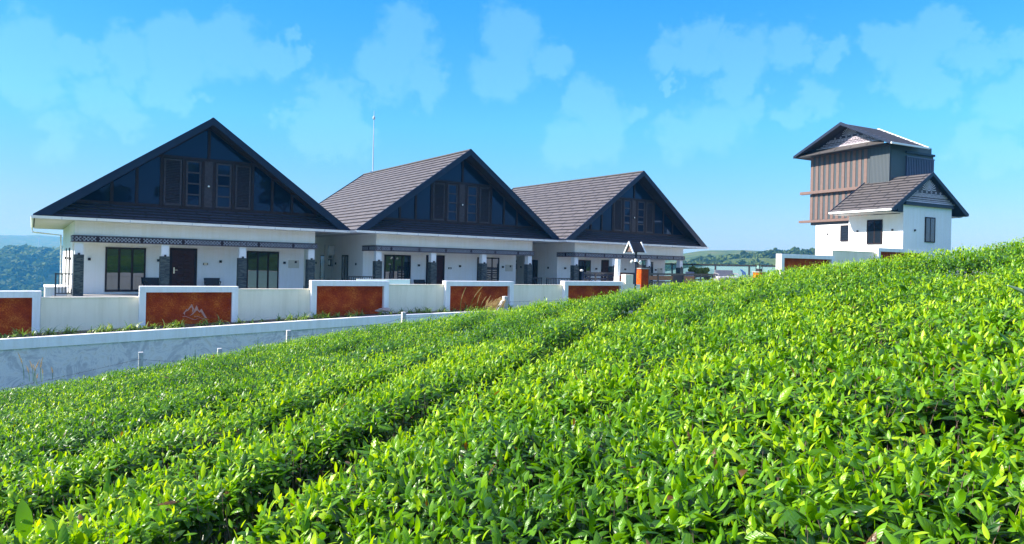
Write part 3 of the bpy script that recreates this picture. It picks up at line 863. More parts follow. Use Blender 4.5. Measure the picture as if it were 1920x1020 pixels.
    b = MB(); b.box(5.2, 5.42, VD - 0.025, VD, -0.37, -0.27); np_ = b.build('room_plate', M['black'], root)
    b = MB(); b.box(5.24, 5.38, VD - 0.03, VD - 0.025, -0.345, -0.295); b.build('plate_face', M['chrome'], np_)
    b = MB(); b.box(9.2, 9.75, VD - 0.02, VD, -0.45, -0.05); mb_ = b.build('meter_cover', M['paleplate'], root, bevel=0.006)
    b = MB(); b.box(9.52, 9.63, VD - 0.025, VD - 0.02, -0.2, -0.09); b.build('meter_window', M['slatgrey'], mb_)
    # side windows ------------------------------------------------------
    window(root, 'side_window', M['frame'], M['glass'], 3.6, 4.5, -1.4, 0.30, 0.035, 2, axis='v')
    window(root, 'side_window', M['frame'], M['glass'], 7.2, 7.9, -1.4, 0.30, 0.035, 1, axis='v')
    for v in (2.5, 5.4, 8.6):
        b = MB(); b.box(-0.05, 0, v - 0.05, v + 0.05, -0.25, -0.13); b.build('wall_light', M['black'], root)
    return root

def side_rail(parent, u0, u1, v):
    b = MB()
    zt = FLZ + 0.92
    b.box(u0, u1, v - 0.03, v + 0.03, zt - 0.05, zt)
    b.box(u0, u1, v - 0.02, v + 0.02, FLZ + 0.08, FLZ + 0.12)
    n = max(3, round((u1 - u0) / 0.125))
    for i in range(n + 1):
        u = u0 + 0.02 + (u1 - u0 - 0.04) * i / n
        b.box(u - 0.014, u + 0.014, v - 0.014, v + 0.014, FLZ + 0.12, zt - 0.05)
    b.box(u0 - 0.02, u0 + 0.03, v - 0.03, v + 0.03, FLZ, zt + 0.01)
    b.build('railing', M['dark'], parent)
    b = MB(); b.box(u0 - 0.1, u1, v - 0.05, v + 1.2, -2.3, FLZ - 0.004)
    b.build('side_deck', M['floor'], parent)

HOUSES = [((-17.92, 27.83), 0.615, 'nearest cottage, its big dark glazed gable filling the left of the row', -0.62, None),
          ((-6.92, 34.57), 0.625, 'middle cottage of the three, tiled roof slope rising behind its dark gable', -1.39, 10.85),
          ((3.8, 41.4), 0.629, 'farthest cottage of the row, behind the gabled lamp post and the gates', -2.05, 10.7)]
proto = make_house()
GRP = 'white cottages with dark glazed gables'
hs = []
for i, (xy, yaw, lab, rl, rr_) in enumerate(HOUSES):
    h = proto if i == 0 else copy_tree(proto)
    hs.append(h)
for h, (xy, yaw, lab, rl, rr_) in zip(hs, HOUSES):
    h.location = (xy[0], xy[1], 0); h.rotation_euler = (0, 0, yaw)
    tag(h, lab, 'house', GRP)
    side_rail(h, rl, -0.04, 0.10)
    if rr_: side_rail(h, HW + 0.04, rr_, 0.10)

# electric gear on the middle house's side wall
def side_gear(h):
    b = MB(); b.box(-0.14, 0, 5.9, 6.3, -0.35, 0.05); b.box(-0.12, 0, 5.9, 6.3, 0.12, 0.5)
    e = b.build('meter_box', M['black'], h)
    b = MB(); b.box(-0.15, -0.14, 5.96, 6.24, -0.28, -0.02); b.build('meter_face', M['whitemetal'], e)
    b = MB(); b.tube([(-0.12, 5.7, 0.75), (-0.12, 5.7, -1.7)], 0.025, 8); b.tube([(-0.12, 6.9, 0.9), (-0.12, 6.9, -1.7)], 0.03, 8)
    b.build('conduit', M['whitemetal'], h)
    b = MB(); b.box(-0.35, -0.02, 5.55, 5.85, 0.25, 0.85); b.build('junction_box', M['whitemetal'], h, bevel=0.03)
side_gear(hs[1]); side_gear(hs[2])

def in_house(i, u, v, z=0):
    (x, y), yaw = HOUSES[i][0], HOUSES[i][1]
    return Vector((x + u * math.cos(yaw) - v * math.sin(yaw), y + u * math.sin(yaw) + v * math.cos(yaw), z))

# low white parapet beside the first house
root = empty('side_parapet', in_house(0, -0.95, 0.6), HOUSES[0][1], 'low white parapet wall left of the nearest cottage behind its railing', 'wall')
b = MB(); b.box(0, 0.75, 0, 2.6, -2.3, -1.40); b.build('parapet_body', M['wallb'], root)
b = MB(); b.box(-0.03, 0.78, -0.03, 2.63, -1.398, -1.36); b.build('parapet_cap', M['wallb'], root)

# lightning rod
p = in_house(1, MID, 11.9)
rod = empty('lightning_rod', (p.x, p.y, GZ + RISE), 0, 'thin grey lightning rod standing on the ridge of the middle cottage', 'lightning rod')
b = MB(); b.tube([(0, 0, 0), (0, 0, 1.9), (0, 0, 3.7)], [0.04, 0.035, 0.022], 8); b.build('mast', M['whitemetal'], rod)
b = MB(); b.tube([(0, 0, 3.7), (0, 0, 3.76), (0, 0, 3.9), (0, 0, 3.96), (0, 0, 4.35)], [0.03, 0.085, 0.085, 0.02, 0.006], 10); b.build('tip', M['whitemetal'], rod)
b = MB(); b.box(-0.15, 0.15, -0.15, 0.15, 0, 0.10); b.build('base_plate', M['whitemetal'], rod)

# porch chairs
def chair(loc, rz, label):
    t = empty('porch_chair', loc, rz, label, 'chair', 'black chairs on the cottage porches')
    b = MB(); b.prism([(-0.28, -0.26, 0.38), (0.28, -0.26, 0.38), (0.26, 0.24, 0.35), (-0.26, 0.24, 0.35)], (0, 0, 0.06)); b.build('seat', M['black'], t, bevel=0.015)
    b = MB()
    for i in range(6):
        a0, a1 = -1.0 + i * 0.333, -1.0 + (i + 1) * 0.333
        p0 = (0.32 * a0, 0.24 + 0.06 * (1 - a0 * a0), 0.40); p1 = (0.32 * a1, 0.24 + 0.06 * (1 - a1 * a1), 0.40)
        q0 = (0.35 * a0, 0.32 + 0.08 * (1 - a0 * a0), 0.73); q1 = (0.35 * a1, 0.32 + 0.08 * (1 - a1 * a1), 0.73)
        b.prism([p0, p1, q1, q0], (0, 0.03, 0))
    b.build('backrest', M['black'], t)
    for s in (-1, 1):
        b = MB(); b.bar((s * 0.30, 0.27, 0.60), (s * 0.33, -0.22, 0.56), 0.05, 0.03); b.bar((s * 0.33, -0.21, 0.56), (s * 0.29, -0.21, 0.40), 0.04, 0.03); b.build('armrest', M['black'], t)
        for q in (-1, 1):
            b = MB(); b.tube([(s * 0.24, q * 0.2, 0.36), (s * 0.28, q * 0.25, 0.0)], [0.02, 0.014], 8); b.build('leg', M['black'], t)
    return t
q = in_house(0, 3.05, 0.95, FLZ); chair(q, HOUSES[0][1] + 0.15, 'black low-backed chair half hidden by the column left of the nearest door')
q = in_house(0, 5.5, 0.95, FLZ); chair(q, HOUSES[0][1] - 0.1, 'black low-backed chair in full view on the nearest porch right of the door')
q = in_house(1, 3.1, 0.8, FLZ); chair(q, HOUSES[1][1], 'black chair on the middle cottage porch left of its door')

# ------------------------------------------------------------------ boundary wall
def yardpt(px, off=0):
    v = wall_at(px); return v + WN * off
def frame_panel(px0, px1, ztop, zbot, label, emblem=False, line=None, yaw=WYAW):
    p0, p1 = (yardpt(px0), yardpt(px1)) if line is None else line
    L = (p1 - p0).length
    t = empty('feature_wall', (p0.x, p0.y, 0), yaw, label, 'wall', 'white framed boundary wall panels with rust red stone')
    w = 0.20; d0, d1 = -0.16, 0.20
    b = MB()
    b.box(0, w, d0, d1, zbot, ztop - w); b.box(L - w, L, d0, d1, zbot, ztop - w); b.box(0, L, d0, d1, ztop - w, ztop)
    b.build('frame', M['wallb'], t, bevel=0.008)
    b = MB(); b.box(w, L - w, 0.121, 0.19, zbot, ztop - w); b.build('back_plaster', M['wallb'], t)
    b = MB(); b.box(w, L - w, 0.02, 0.12, zbot, ztop - w)
    pn = b.build('stone_panel', M['laterite'], t)
    if emblem:
        sc = 0.0150
        ox, oz = 1.30, zbot + 0.38
        def poly(pts, nm):
            q = MB(); q.prism([(ox + x * sc, 0.012, oz + (40 - y) * sc) for x, y in pts], (0, 0.009, 0)); return q
        q = MB()
        for pts in ([(0, 22), (8, 11), (9.5, 15), (4.5, 19), (4, 26), (2, 21)], [(9, 14), (18, 0), (23, 12), (19, 20), (19, 10), (17, 7), (10, 16)],
                    [(14, 27), (20, 21), (28, 3), (33, 17), (38, 11), (50, 33), (45, 32), (37, 18), (34, 20), (29, 14), (20, 24)]):
            q.prism([(ox + x * sc, 0.012, oz + (36 - y) * sc) for x, y in pts], (0, 0.009, 0))
        for pts in ([(0, 29), (5, 28), (10, 30), (18, 34), (25, 36.5), (31, 34)], [(23, 29), (28, 28.5), (33, 30), (40, 33.5), (48, 36.5)]):
            for a, c in zip(pts[:-1], pts[1:]):
                q.prism([(ox + a[0] * sc, 0.013, oz + (36 - a[1]) * sc), (ox + c[0] * sc, 0.013, oz + (36 - c[1]) * sc), (ox + c[0] * sc, 0.013, oz + (37 - c[1]) * sc), (ox + a[0] * sc, 0.013, oz + (37 - a[1]) * sc)], (0, 0.008, 0))
        q.build('mountain_emblem', M['emblem'], pn)
    return t
def cream(px0, px1, ztop, zbot, label, line=None, yaw=WYAW):
    p0, p1 = (yardpt(px0), yardpt(px1)) if line is None else line
    L = (p1 - p0).length
    t = empty('cream_wall', (p0.x, p0.y, 0), yaw, label, 'wall', 'cream boundary wall sections between the framed panels')
    b = MB(); b.box(0.003, L - 0.003, 0.03, 0.16, zbot, ztop - 0.04); b.build('wall_body', M['beige'], t)
    b = MB(); b.box(0.003, L - 0.003, 0.015, 0.175, ztop - 0.04, ztop); b.build('wall_cap', M['beige'], t, bevel=0.006)
frame_panel(-110, 78, -1.14, -2.6, 'rust red stone panel in a white frame, cut off by the left edge of the photo')
cream(78, 262, -1.33, -2.6, 'cream wall section between the leftmost two framed panels, below the nearest railing')
frame_panel(262, 447, -0.985, -2.5, 'framed rust red stone panel carrying a pale mountain emblem', emblem=True)
cream(447, 583, -1.07, -2.45, 'cream wall section just right of the panel with the mountain emblem')
frame_panel(583, 728, -0.76, -2.35, 'framed rust red stone panel with a loose rock at its foot')
cream(728, 834, -0.89, -2.3, 'cream wall section behind the small pale glass screen and left of the dry grass')
frame_panel(834, 961, -0.745, -2.25, 'framed rust red stone panel behind the tall dry grass plumes')
cream(961, 1056, -0.88, -2.25, 'cream wall section behind the propped concrete fence post')
frame_panel(1056, 1168, -0.71, -2.2, 'framed rust red stone panel in front of the left sliding gate')
# tower side walls
tp0 = at(1461, 476, 34.0); TYAW = math.atan2(1275, 2500)
td = Vector((math.cos(TYAW), math.sin(TYAW), 0))
def tline(s0, s1):
    a = Vector((tp0.x, tp0.y, 0)); return (a + td * s0, a + td * s1)
frame_panel(0, 0, 0.80, -1.6, 'framed rust red stone panel left below the tower house, rising over the tea', line=tline(0, 3.9), yaw=TYAW)
cream(0, 0, 1.10, -1.2, 'cream wall section at the foot of the tower house', line=tline(3.95, 7.4), yaw=TYAW)
frame_panel(0, 0, 1.33, -1.0, 'framed rust red stone panel mostly sunk behind the tea in front of the tower annex', line=tline(7.45, 11.6), yaw=TYAW)

# retaining wall with white coping
RET = [(-60, 641.0), (0, 636.5), (250, 621.5), (560, 602), (729, 591.5), (901, 584), (1060, 578)]
def retp(px, py):
    a = px - CX
    Y = 64100.0 / (WALL_A - a) - 1.15
    q = at(px, py, Y); return q
rp = [retp(*q) for q in RET]
rp.insert(0, rp[0] + (rp[0] - rp[1]) * 4)
t = empty('retaining_wall', (0, 0, 0), 0, 'long grey trowelled concrete retaining wall with white coping above the tea', 'wall')
bw, bc = MB(), MB()
back = WN * -0.22
for a, c in zip(rp[:-1], rp[1:]):
    for mb, zt_, zb_, off in ((bc, 0, -0.30, 0.0), (bw, -0.30, None, 0.03)):
        A, C = a - WN * off, c - WN * off
        za, zc = (a.z - 4.5, c.z - 4.5) if zb_ is None else (a.z + zb_, c.z + zb_)
        F = [Vector((A.x, A.y, za)), Vector((C.x, C.y, zc)), Vector((C.x, C.y, c.z + zt_)), Vector((A.x, A.y, a.z + zt_))]
        mb.prism(F, (-WN * 0.24))
bw.build('wall_face', M['retain'], t)
bc.build('coping', M['wallb'], t)
# planting bed soil
b = MB()
for a, c in zip(rp[:-1], rp[1:]):
    A, C = a - WN * 0.2, c - WN * 0.2
    b.face([(A.x, A.y, a.z - 0.05), (C.x, C.y, c.z - 0.05), (C.x - WN.x * 1.1, C.y - WN.y * 1.1, c.z + 0.0), (A.x - WN.x * 1.1, A.y - WN.y * 1.1, a.z + 0.0)])
tag(b.build('planting_bed', M['soil']), kind='structure')

def ribbon_plants(name, m, specs, parent=None):
    """specs: list of (base, n blades, length, spread, width)"""
    V, F, T = [], [], []
    for (bs, n, L, sp, w) in specs:
        for k in range(n):
            az = random.uniform(0, 2 * math.pi); tilt = random.uniform(0.25, 1.0) * sp
            l = L * random.uniform(0.6, 1.15); tt = random.random()
            dx, dy = math.cos(az), math.sin(az)
            sx, sy = -dy * w, dx * w
            p = Vector(bs); e = math.pi / 2 - tilt * 0.6; st = 6; i0 = len(V)
            for j in range(st + 1):
                ww = (1 - (j / st) ** 2) * 0.9 + 0.1
                V += [(p.x - sx * ww, p.y - sy * ww, p.z), (p.x + sx * ww, p.y + sy * ww, p.z)]; T += [tt, tt]
                if j < st:
                    p = p + Vector((dx * math.cos(e), dy * math.cos(e), math.sin(e))) * (l / st); e -= tilt * 0.5
                    F.append((i0 + 2 * j, i0 + 2 * j + 1, i0 + 2 * j + 3, i0 + 2 * j + 2))
    me = bpy.data.meshes.new(name); me.from_pydata(V, [], F); me.materials.append(m)
    a = me.attributes.new('tint', 'FLOAT', 'POINT'); a.data.foreach_set('value', T)
    o = bpy.data.objects.new(name, me); col.objects.link(o)
    if parent: o.parent = parent
    return o
sp = []
for a, c in zip(rp[:-1], rp[1:]):
    L = (c - a).length
    for k in range(int(L * 11)):
        if random.random() < 0.3: continue
        q = a.lerp(c, random.random()) - WN * random.uniform(0.30, 0.85)
        sp.append(((q.x, q.y, q.z + 0.0), random.randint(10, 20), random.uniform(0.28, 0.50), 1.6, 0.013))
o = ribbon_plants('border_plants', M['strap'], sp)
tag(o, 'strappy green and cream spider plants growing along the foot of the boundary wall', 'plants', kind='stuff')

# rock
def rock(loc, s, label):
    import bmesh
    bm = bmesh.new(); bmesh.ops.create_icosphere(bm, subdivisions=3, radius=1)
    for v in bm.verts:
        n = 0.25 * math.sin(v.co.x * 3.1 + v.co.y * 2.3) + 0.15 * math.sin(v.co.z * 5 + v.co.x * 4)
        v.co *= (1 + n); v.co.x *= s[0]; v.co.y *= s[1]; v.co.z = max(v.co.z, -0.5) * s[2]
    me = bpy.data.meshes.new('rock'); bm.to_mesh(me); bm.free(); me.materials.append(M['rock'])
    o = bpy.data.objects.new('rock', me); o.location = loc; col.objects.link(o); tag(o, label, 'rock')
q = yardpt(712, 0.55); rock((q.x, q.y, -1.86), (0.27, 0.18, 0.10), 'brown rock lying on the white coping below a framed panel')

# glass screen behind wall
a, c = at(669, 523, 27.6), at(769, 526, 29.2)
t = empty('glass_screen', (a.x, a.y, 0), math.atan2(c.y - a.y, c.x - a.x), 'small pale frameless glass screen behind the cream wall of the middle cottage', 'glass screen')
L = (c - a).length
b = MB(); b.box(0, L, 0, 0.02, -1.8, a.z - 0.03); b.build('pane', plain('frosted_glass', (0.45, 0.72, 0.70), 0.2, var=0.05), t)
b = MB(); b.box(0, L, -0.01, 0.03, a.z - 0.03, a.z); b.build('edge_strip', M['gutter'], t)

# fence posts with wire
posts = []
for (px, py, Y, w, lab, yb) in [(264.5, 660, 16.2, 0.10, 'concrete fence post standing alone left of the others, against the grey wall', 0),
                                (412, 653, 17.5, 0.10, 'stub of a concrete fence post barely showing over the tea below the grey wall', 0),
                                (541.5, 619, 17.6, 0.11, 'concrete fence post in front of the white coping, below the cream wall', 0),
                                (757, 585, 18.6, 0.11, 'concrete fence post below the framed panel that has the rock', 0),
                                (947.5, 555.5, 19.0, 0.13, 'concrete fence post propped by a slanting strut beside the dry grass', 1)]:
    q = at(px, py, Y)
    t = empty('fence_post', (q.x, q.y, q.z), WYAW, lab, 'post', 'concrete fence posts at the edge of the tea')
    b = MB(); b.box(-w / 2, w / 2, -w / 2, w / 2, -1.9, 0); b.build('shaft', M['postc'], t, bevel=0.01)
    if yb:
        b = MB(); b.bar((-0.06, 0, -0.14), (-0.75, -0.1, -1.1), 0.10, 0.10); b.build('strut', M['postc'], t, bevel=0.01)
    posts.append(q)
b = MB()
pp = [posts[0] + Vector((-6, -2.2, -1.2))] + posts + [posts[-1] + Vector((7, 3.2, 0.5))]
for dz in (-0.16, -0.42):
    for a, c in zip(pp[:-1], pp[1:]):
        pts = [a.lerp(c, k / 6) + Vector((0, -0.07, dz - 0.10 * math.sin(math.pi * k / 6))) for k in range(7)]
        b.tube(pts, 0.003, 4)
        for k in range(int((c - a).length / 0.3)):
            m_ = a.lerp(c, (k + 0.5) * 0.3 / (c - a).length) + Vector((0, -0.07, dz - 0.09 * math.sin(math.pi * (k + 0.5) * 0.3 / (c - a).length)))
            b.tube([m_ + Vector((-0.012, 0, -0.02)), m_ + Vector((0.012, 0, 0.02))], 0.004, 3)
tag(b.build('barbed_wire', M['dark']), 'thin barbed wire strung between the concrete fence posts', 'wire')

# dry grass plumes
def plume_clump(base, stems, label, name='plume_grass', green=True):
    t = empty(name, base, 0, label, 'grass')
    V, F, T = [], [], []
    W, G, TW = [], [], []
    for (px0, py0, px1, py1, Y) in stems:
        p0, p1 = at(px0, py0, Y) - Vector(base), at(px1, py1, Y + random.uniform(-.2, .2)) - Vector(base)
        d = p1 - p0
        mid = p0.lerp(p1, 0.5) + Vector((-d.z * 0.13 * (1 if d.x > 0 else -1), 0, abs(d.x) * 0.25))
        pts = [(p0 * (1 - s) ** 2 + mid * 2 * s * (1 - s) + p1 * s * s) for s in [k / 8 for k in range(9)]]
        i0 = len(V); tt = random.uniform(0.0, 0.4)
        for k, p in enumerate(pts):
            V += [tuple(p + Vector((-0.006, 0, 0))), tuple(p + Vector((0.006, 0, 0)))]; T += [tt, tt]
            if k: F.append((i0 + 2 * k - 2, i0 + 2 * k - 1, i0 + 2 * k + 1, i0 + 2 * k))
        # seed head: many short bristles round the upper half
        for k in range(130):
            s = 0.55 + 0.45 * random.random()
            p = (p0 * (1 - s) ** 2 + mid * 2 * s * (1 - s) + p1 * s * s)
            tg = ((mid - p0) * (1 - s) + (p1 - mid) * s).normalized()
            rad = 0.020 * math.sin(math.pi * min(1, (s - 0.5) * 2) ** 0.7) + 0.005
            rd = Vector((random.gauss(0, 1), random.gauss(0, 1), random.gauss(0, 1))).normalized()
            e = p + rd * rad + tg * 0.035
            sd = tg.cross(rd).normalized() * 0.004
            j = len(W); W += [tuple(p - sd), tuple(p + sd), tuple(e)]; G.append((j, j + 1, j + 2)); TW += [random.uniform(0.5, 1)] * 3
    def mk(nm, v, f, tv, m):
        me = bpy.data.meshes.new(nm); me.from_pydata(v, [], f); me.materials.append(m)
        a = me.attributes.new('tint', 'FLOAT', 'POINT'); a.data.foreach_set('value', tv)
        o = bpy.data.objects.new(nm, me); o.parent = t; col.objects.link(o)
    mk('stems', V, F, T, M['strap'] if green else M['straw']); mk('seed_heads', W, G, TW, M['straw'])
    return t
q = at(905, 585, 19.2)
plume_clump(tuple(q), [(863, 590, 873, 540, 19.4), (876, 592, 906, 536.5, 19.2), (894, 592, 901, 550, 19.2), (898, 590, 911, 557, 19.3), (905, 590, 920, 555, 19.1)],
            'tall green and gold plume grass with five long heads in front of a rust red panel')
st = []
for k in range(46):
    x0 = random.uniform(900, 938); x1 = x0 + random.uniform(8, 26); y1 = random.uniform(562, 580)
    st.append((x0, 598, min(x1, 948), y1 - 0.15 * (x1 - 900), random.uniform(18.6, 19.6)))
plume_clump(tuple(at(918, 598, 19.0)), st, 'low dense tuft of dry straw coloured grass left of the propped post', green=False)
plume_clump(tuple(at(60, 720, 15.6)), [(45, 712, 34, 662, 15.6), (55, 715, 50, 687, 15.5), (62, 715, 56, 677, 15.6), (66, 716, 62, 684, 15.7), (64, 718, 74, 676, 15.6), (78, 716, 80, 671, 15.6), (79, 716, 79, 692, 15.4), (70, 722, 71, 702, 15.4), (98, 712, 97, 690, 15.5)],
            'sparse pale grass plumes at the far left in front of the grey retaining wall')

# ------------------------------------------------------------------ gates, lamp post, pillars
def pillar(px0, px1, pytop, Y, label, name, w, lamp=False, m='laterite', zb=-2.1):
    a = at((px0 + px1) / 2, pytop, Y)
    t = empty(name, (a.x, a.y, 0), WYAW - 0.05, label, 'pillar')
    b = MB(); b.box(-w / 2, w / 2, -w / 2, w / 2, zb, a.z - 0.04); b.build('shaft', M[m], t, bevel=0.01)
    b = MB(); b.box(-w / 2 - 0.04, w / 2 + 0.04, -w / 2 - 0.04, w / 2 + 0.04, a.z - 0.038, a.z + 0.01); b.build('cap', M['yard'], t, bevel=0.008)
    if lamp:
        l_ = empty('pillar_lantern', (a.x, a.y, a.z + 0.012), WYAW, 'black lantern standing on the ' + label.replace('rust red stone ', ''), 'lantern', 'black lanterns on the gate pillars')
        b = MB(); b.box(-0.13, 0.13, -0.13, 0.13, 0, 0.16); b.build('base', M['black'], l_)
        b = MB()
        for sx in (-1, 1):
            for sy in (-1, 1): b.box(sx * 0.12 - 0.012, sx * 0.12 + 0.012, sy * 0.12 - 0.012, sy * 0.12 + 0.012, 0.161, 0.36)
        b.box(-0.15, 0.15, -0.15, 0.15, 0.361, 0.39); b.build('cage', M['black'], l_)
        b = MB(); b.box(-0.09, 0.09, -0.09, 0.09, 0.165, 0.355); b.build('glass', M['clear'], l_)
    return t
pillar(1193, 1215, 503, 33.2, 'rust red stone gate pillar beside the gabled lamp post', 'gate_pillar', 0.44, True)
pillar(1413.5, 1432.5, 509.5, 38.5, 'rust red stone gate pillar between the wicker sofa and the framed panel', 'gate_pillar', 0.46, True)

a, c = at(1215, 512, 33.3), at(1338, 515, 37.0)
yaw = math.atan2(c.y - a.y, c.x - a.x); L = Vector((c.x - a.x, c.y - a.y, 0)).length
def gate(a, L, yaw, ztop, label, layout):
    t = empty('sliding_gate', (a.x, a.y, 0), yaw, label, 'gate', 'dark metal sliding gates with wood panels')
    zb = -1.9
    b = MB(); b.box(0, L, 0, 0.06, ztop - 0.09, ztop); b.box(0, L, 0, 0.06, zb, zb + 0.1)
    for f in [x[0] for x in layout] + [1.0]:
        u = f * (L - 0.08); b.box(u, u + 0.08, 0.001, 0.059, zb + 0.1, ztop - 0.09)
    b.build('gate_frame', M['dark'], t)
    fs = [x[0] for x in layout] + [1.0]
    for (f, kind), f2 in zip(layout, fs[1:]):
        u0, u1 = f * (L - 0.08) + 0.085, f2 * (L - 0.08) - 0.005
        b = MB()
        if kind == 'wood':
            for k in range(5): b.box(u0, u1, 0.01, 0.045, ztop - 0.14 - 0.22 * (k + 1) + 0.03, ztop - 0.14 - 0.22 * k)
            b.build('wood_panel', M['wood'], t)
        elif kind == 'bars':
            b.box(u0, u1, 0.012, 0.047, ztop - 0.34, ztop - 0.13); b.build('wood_panel', M['wood'], t)
            b = MB(); b.box(u0, u1, 0.015, 0.045, ztop - 0.46, ztop - 0.40)
            n = int((u1 - u0) / 0.13)
            for k in range(n): b.box(u0 + 0.06 + k * 0.13, u0 + 0.10 + k * 0.13, 0.018, 0.042, zb + 0.1, ztop - 0.46)
            b.build('bars', M['dark'], t)
        elif kind == 'louvre':
            for k in range(7): b.box(u0, u1, 0.01, 0.045, ztop - 0.19 - 0.17 * k, ztop - 0.10 - 0.17 * k)
            b.build('slats', M['navy'], t)
        else:
            b.box(u0, u1, 0.02, 0.04, zb + 0.1, ztop - 0.09); b.build('sheet_panel', M['navy'], t)
gate(a, L, yaw, a.z, 'dark metal sliding gate right of the rust red pillar, below the glass fence', [(0.0, 'bars'), (0.14, 'bars'), (0.36, 'sheet'), (0.52, 'wood'), (0.70, 'louvre')])
a, c = at(1094, 510, 31.9), at(1192, 512, 34.0)
yaw = math.atan2(c.y - a.y, c.x - a.x); L = Vector((c.x - a.x, c.y - a.y, 0)).length
gate(a, L, yaw, a.z, 'dark metal sliding gate left of the white gate post, behind a framed panel', [(0.0, 'sheet2') if False else (0.0, 'louvre'), (0.22, 'louvre'), (0.45, 'louvre'), (0.58, 'wood'), (0.86, 'sheet')])
a = at(1093, 508, 31.4)
t = empty('gate_motor_post', (a.x, a.y, a.z), 0, 'short dark post with a pale knob at the left end of the left gate', 'post')
b = MB(); b.box(-0.04, 0.04, -0.04, 0.04, -1.8, 0); b.bar((0.04, 0, -0.15), (0.55, 0, -0.55), 0.04, 0.04); b.build('shaft', M['navy'], t)
b = MB(); b.tube([(-0.06, 0, -0.02), (-0.06, 0, 0.03), (-0.06, 0, 0.08)], [0.06, 0.09, 0.03], 10); b.build('knob', M['postc'], t)
# white gate post
a = at(1159, 486, 32.5)
t = empty('white_gate_post', (a.x, a.y, 0), WYAW, 'tall slightly leaning white plastered post left of the gabled lamp', 'post')
b = MB(); b.prism([(-0.10, -0.10, a.z), (0.09, -0.10, a.z), (0.09, 0.10, a.z), (-0.10, 0.10, a.z)], (-0.14, 0, -2.5)); b.build('shaft', M['wallb'], t, bevel=0.008)
# stepped cream wall
a = at(1170, 533, 31.9)
t = empty('stepped_wall', (a.x, a.y, 0), WYAW, 'short cream wall with a raised end behind the gabled lamp post', 'wall')
b = MB(); b.box(0.0, 0.99, 0, 0.15, -2.2, a.z); b.build('low_part', M['beige'], t)
z2 = at(1172, 514.5, 32).z
b = MB(); b.box(0.10, 0.56, 0.01, 0.32, a.z + 0.001, z2); b.build('raised_end', M['beige'], t, bevel=0.006)

# gabled lamp post
a = at(1192.6, 473, 30.5); top = at(1184, 454, 30.5).z
t = empty('lamp_post', (a.x, a.y, -2.1), 0.25, 'lamp post topped by a little tiled gable roof with white edges', 'street lamp')
z0 = 2.1
H0 = a.z + z0
b = MB(); b.tube([(0, 0, 0), (0, 0, H0 + 0.1)], 0.045, 10); b.build('pole', M['navy'], t)
hw, hh, dep = 0.24, 0.42, 0.52
hr = empty_roof = MB()
xo = -0.12
b = MB()
for s in (-1, 1):
    b.prism([(xo - 0.30, s * hw, H0 + 0.02), (xo - 0.30, 0, H0 + hh), (xo - 0.30, 0, H0 + hh - 0.03), (xo - 0.30, s * (hw - 0.02), H0 + 0.0)], (0.74, 0, 0))
rf = b.build('lamp_roof', M['soffit'], t)
b = MB()
for xx in (xo - 0.34, xo + 0.44):
    for s in (-1, 1): b.bar((xx, s * (hw + 0.05), H0 - 0.05), (xx, -s * 0.015, H0 + hh + 0.05), 0.05, 0.05, up=(1, 0, 0))
b.build('edge_trim', M['gutter'], rf)
b = MB(); b.prism([(xo - 0.29, -hw + 0.03, H0 + 0.02), (xo - 0.29, hw - 0.03, H0 + 0.02), (xo - 0.29, 0, H0 + hh - 0.05)], (0.02, 0, 0)); b.build('gable_end', M['pinkbrown'], rf)
b = MB(); b.bar((-0.3, 0, H0 - 0.42), (0.3, 0, H0 - 0.42), 0.03, 0.03); arm = b.build('cross_arm', M['navy'], t)
b = MB()
b.tube([(-0.12, -0.12, H0 - 0.42), (-0.12, -0.12, H0 - 0.30)], [0.09, 0.07], 10); b.tube([(-0.32, 0, H0 - 0.46), (-0.22, 0, H0 - 0.38)], 0.05, 8); b.tube([(0.2, 0, H0 - 0.46), (0.3, 0, H0 - 0.40)], 0.05, 8)
b.build('spot_head', M['gutter'], arm)
# rotate the roof so that its gable looks left of the camera, ridge runs right
t.rotation_euler = (0, 0, 0.62)

# glass fence behind
a, c = at(1238, 494.6, 51.5), at(1460, 499.0, 47.0)
yaw = math.atan2(c.y - a.y, c.x - a.x); L = Vector((c.x - a.x, c.y - a.y, 0)).length
t = empty('glass_fence', (a.x, a.y, 0), yaw, 'long glass fence with a black top rail beyond the farthest cottage', 'fence')
b = MB(); b.bar((0, 0, a.z), (L, 0, c.z), 0.08, 0.10); b.build('top_rail', M['black'], t)
prevu = 0.02
for px in (1260.6, 1299, 1341.5, 1404.7, 1458):
    f = ((px - 1238) / 222.0)
    f = f * 47.0 / 47.0
    u = f * L * (1 + 0.09 * (1 - f)) * 1.0
    b = MB(); b.box(u - 0.05, u + 0.05, -0.04, 0.04, -2.0, a.z - 0.05); b.build('post', M['black'], t)
    b = MB(); b.box(prevu, u - 0.055, -0.008, 0.008, -1.8, a.z - 0.06); b.build('glass_panel', M['clear'], t)
    prevu = u + 0.055

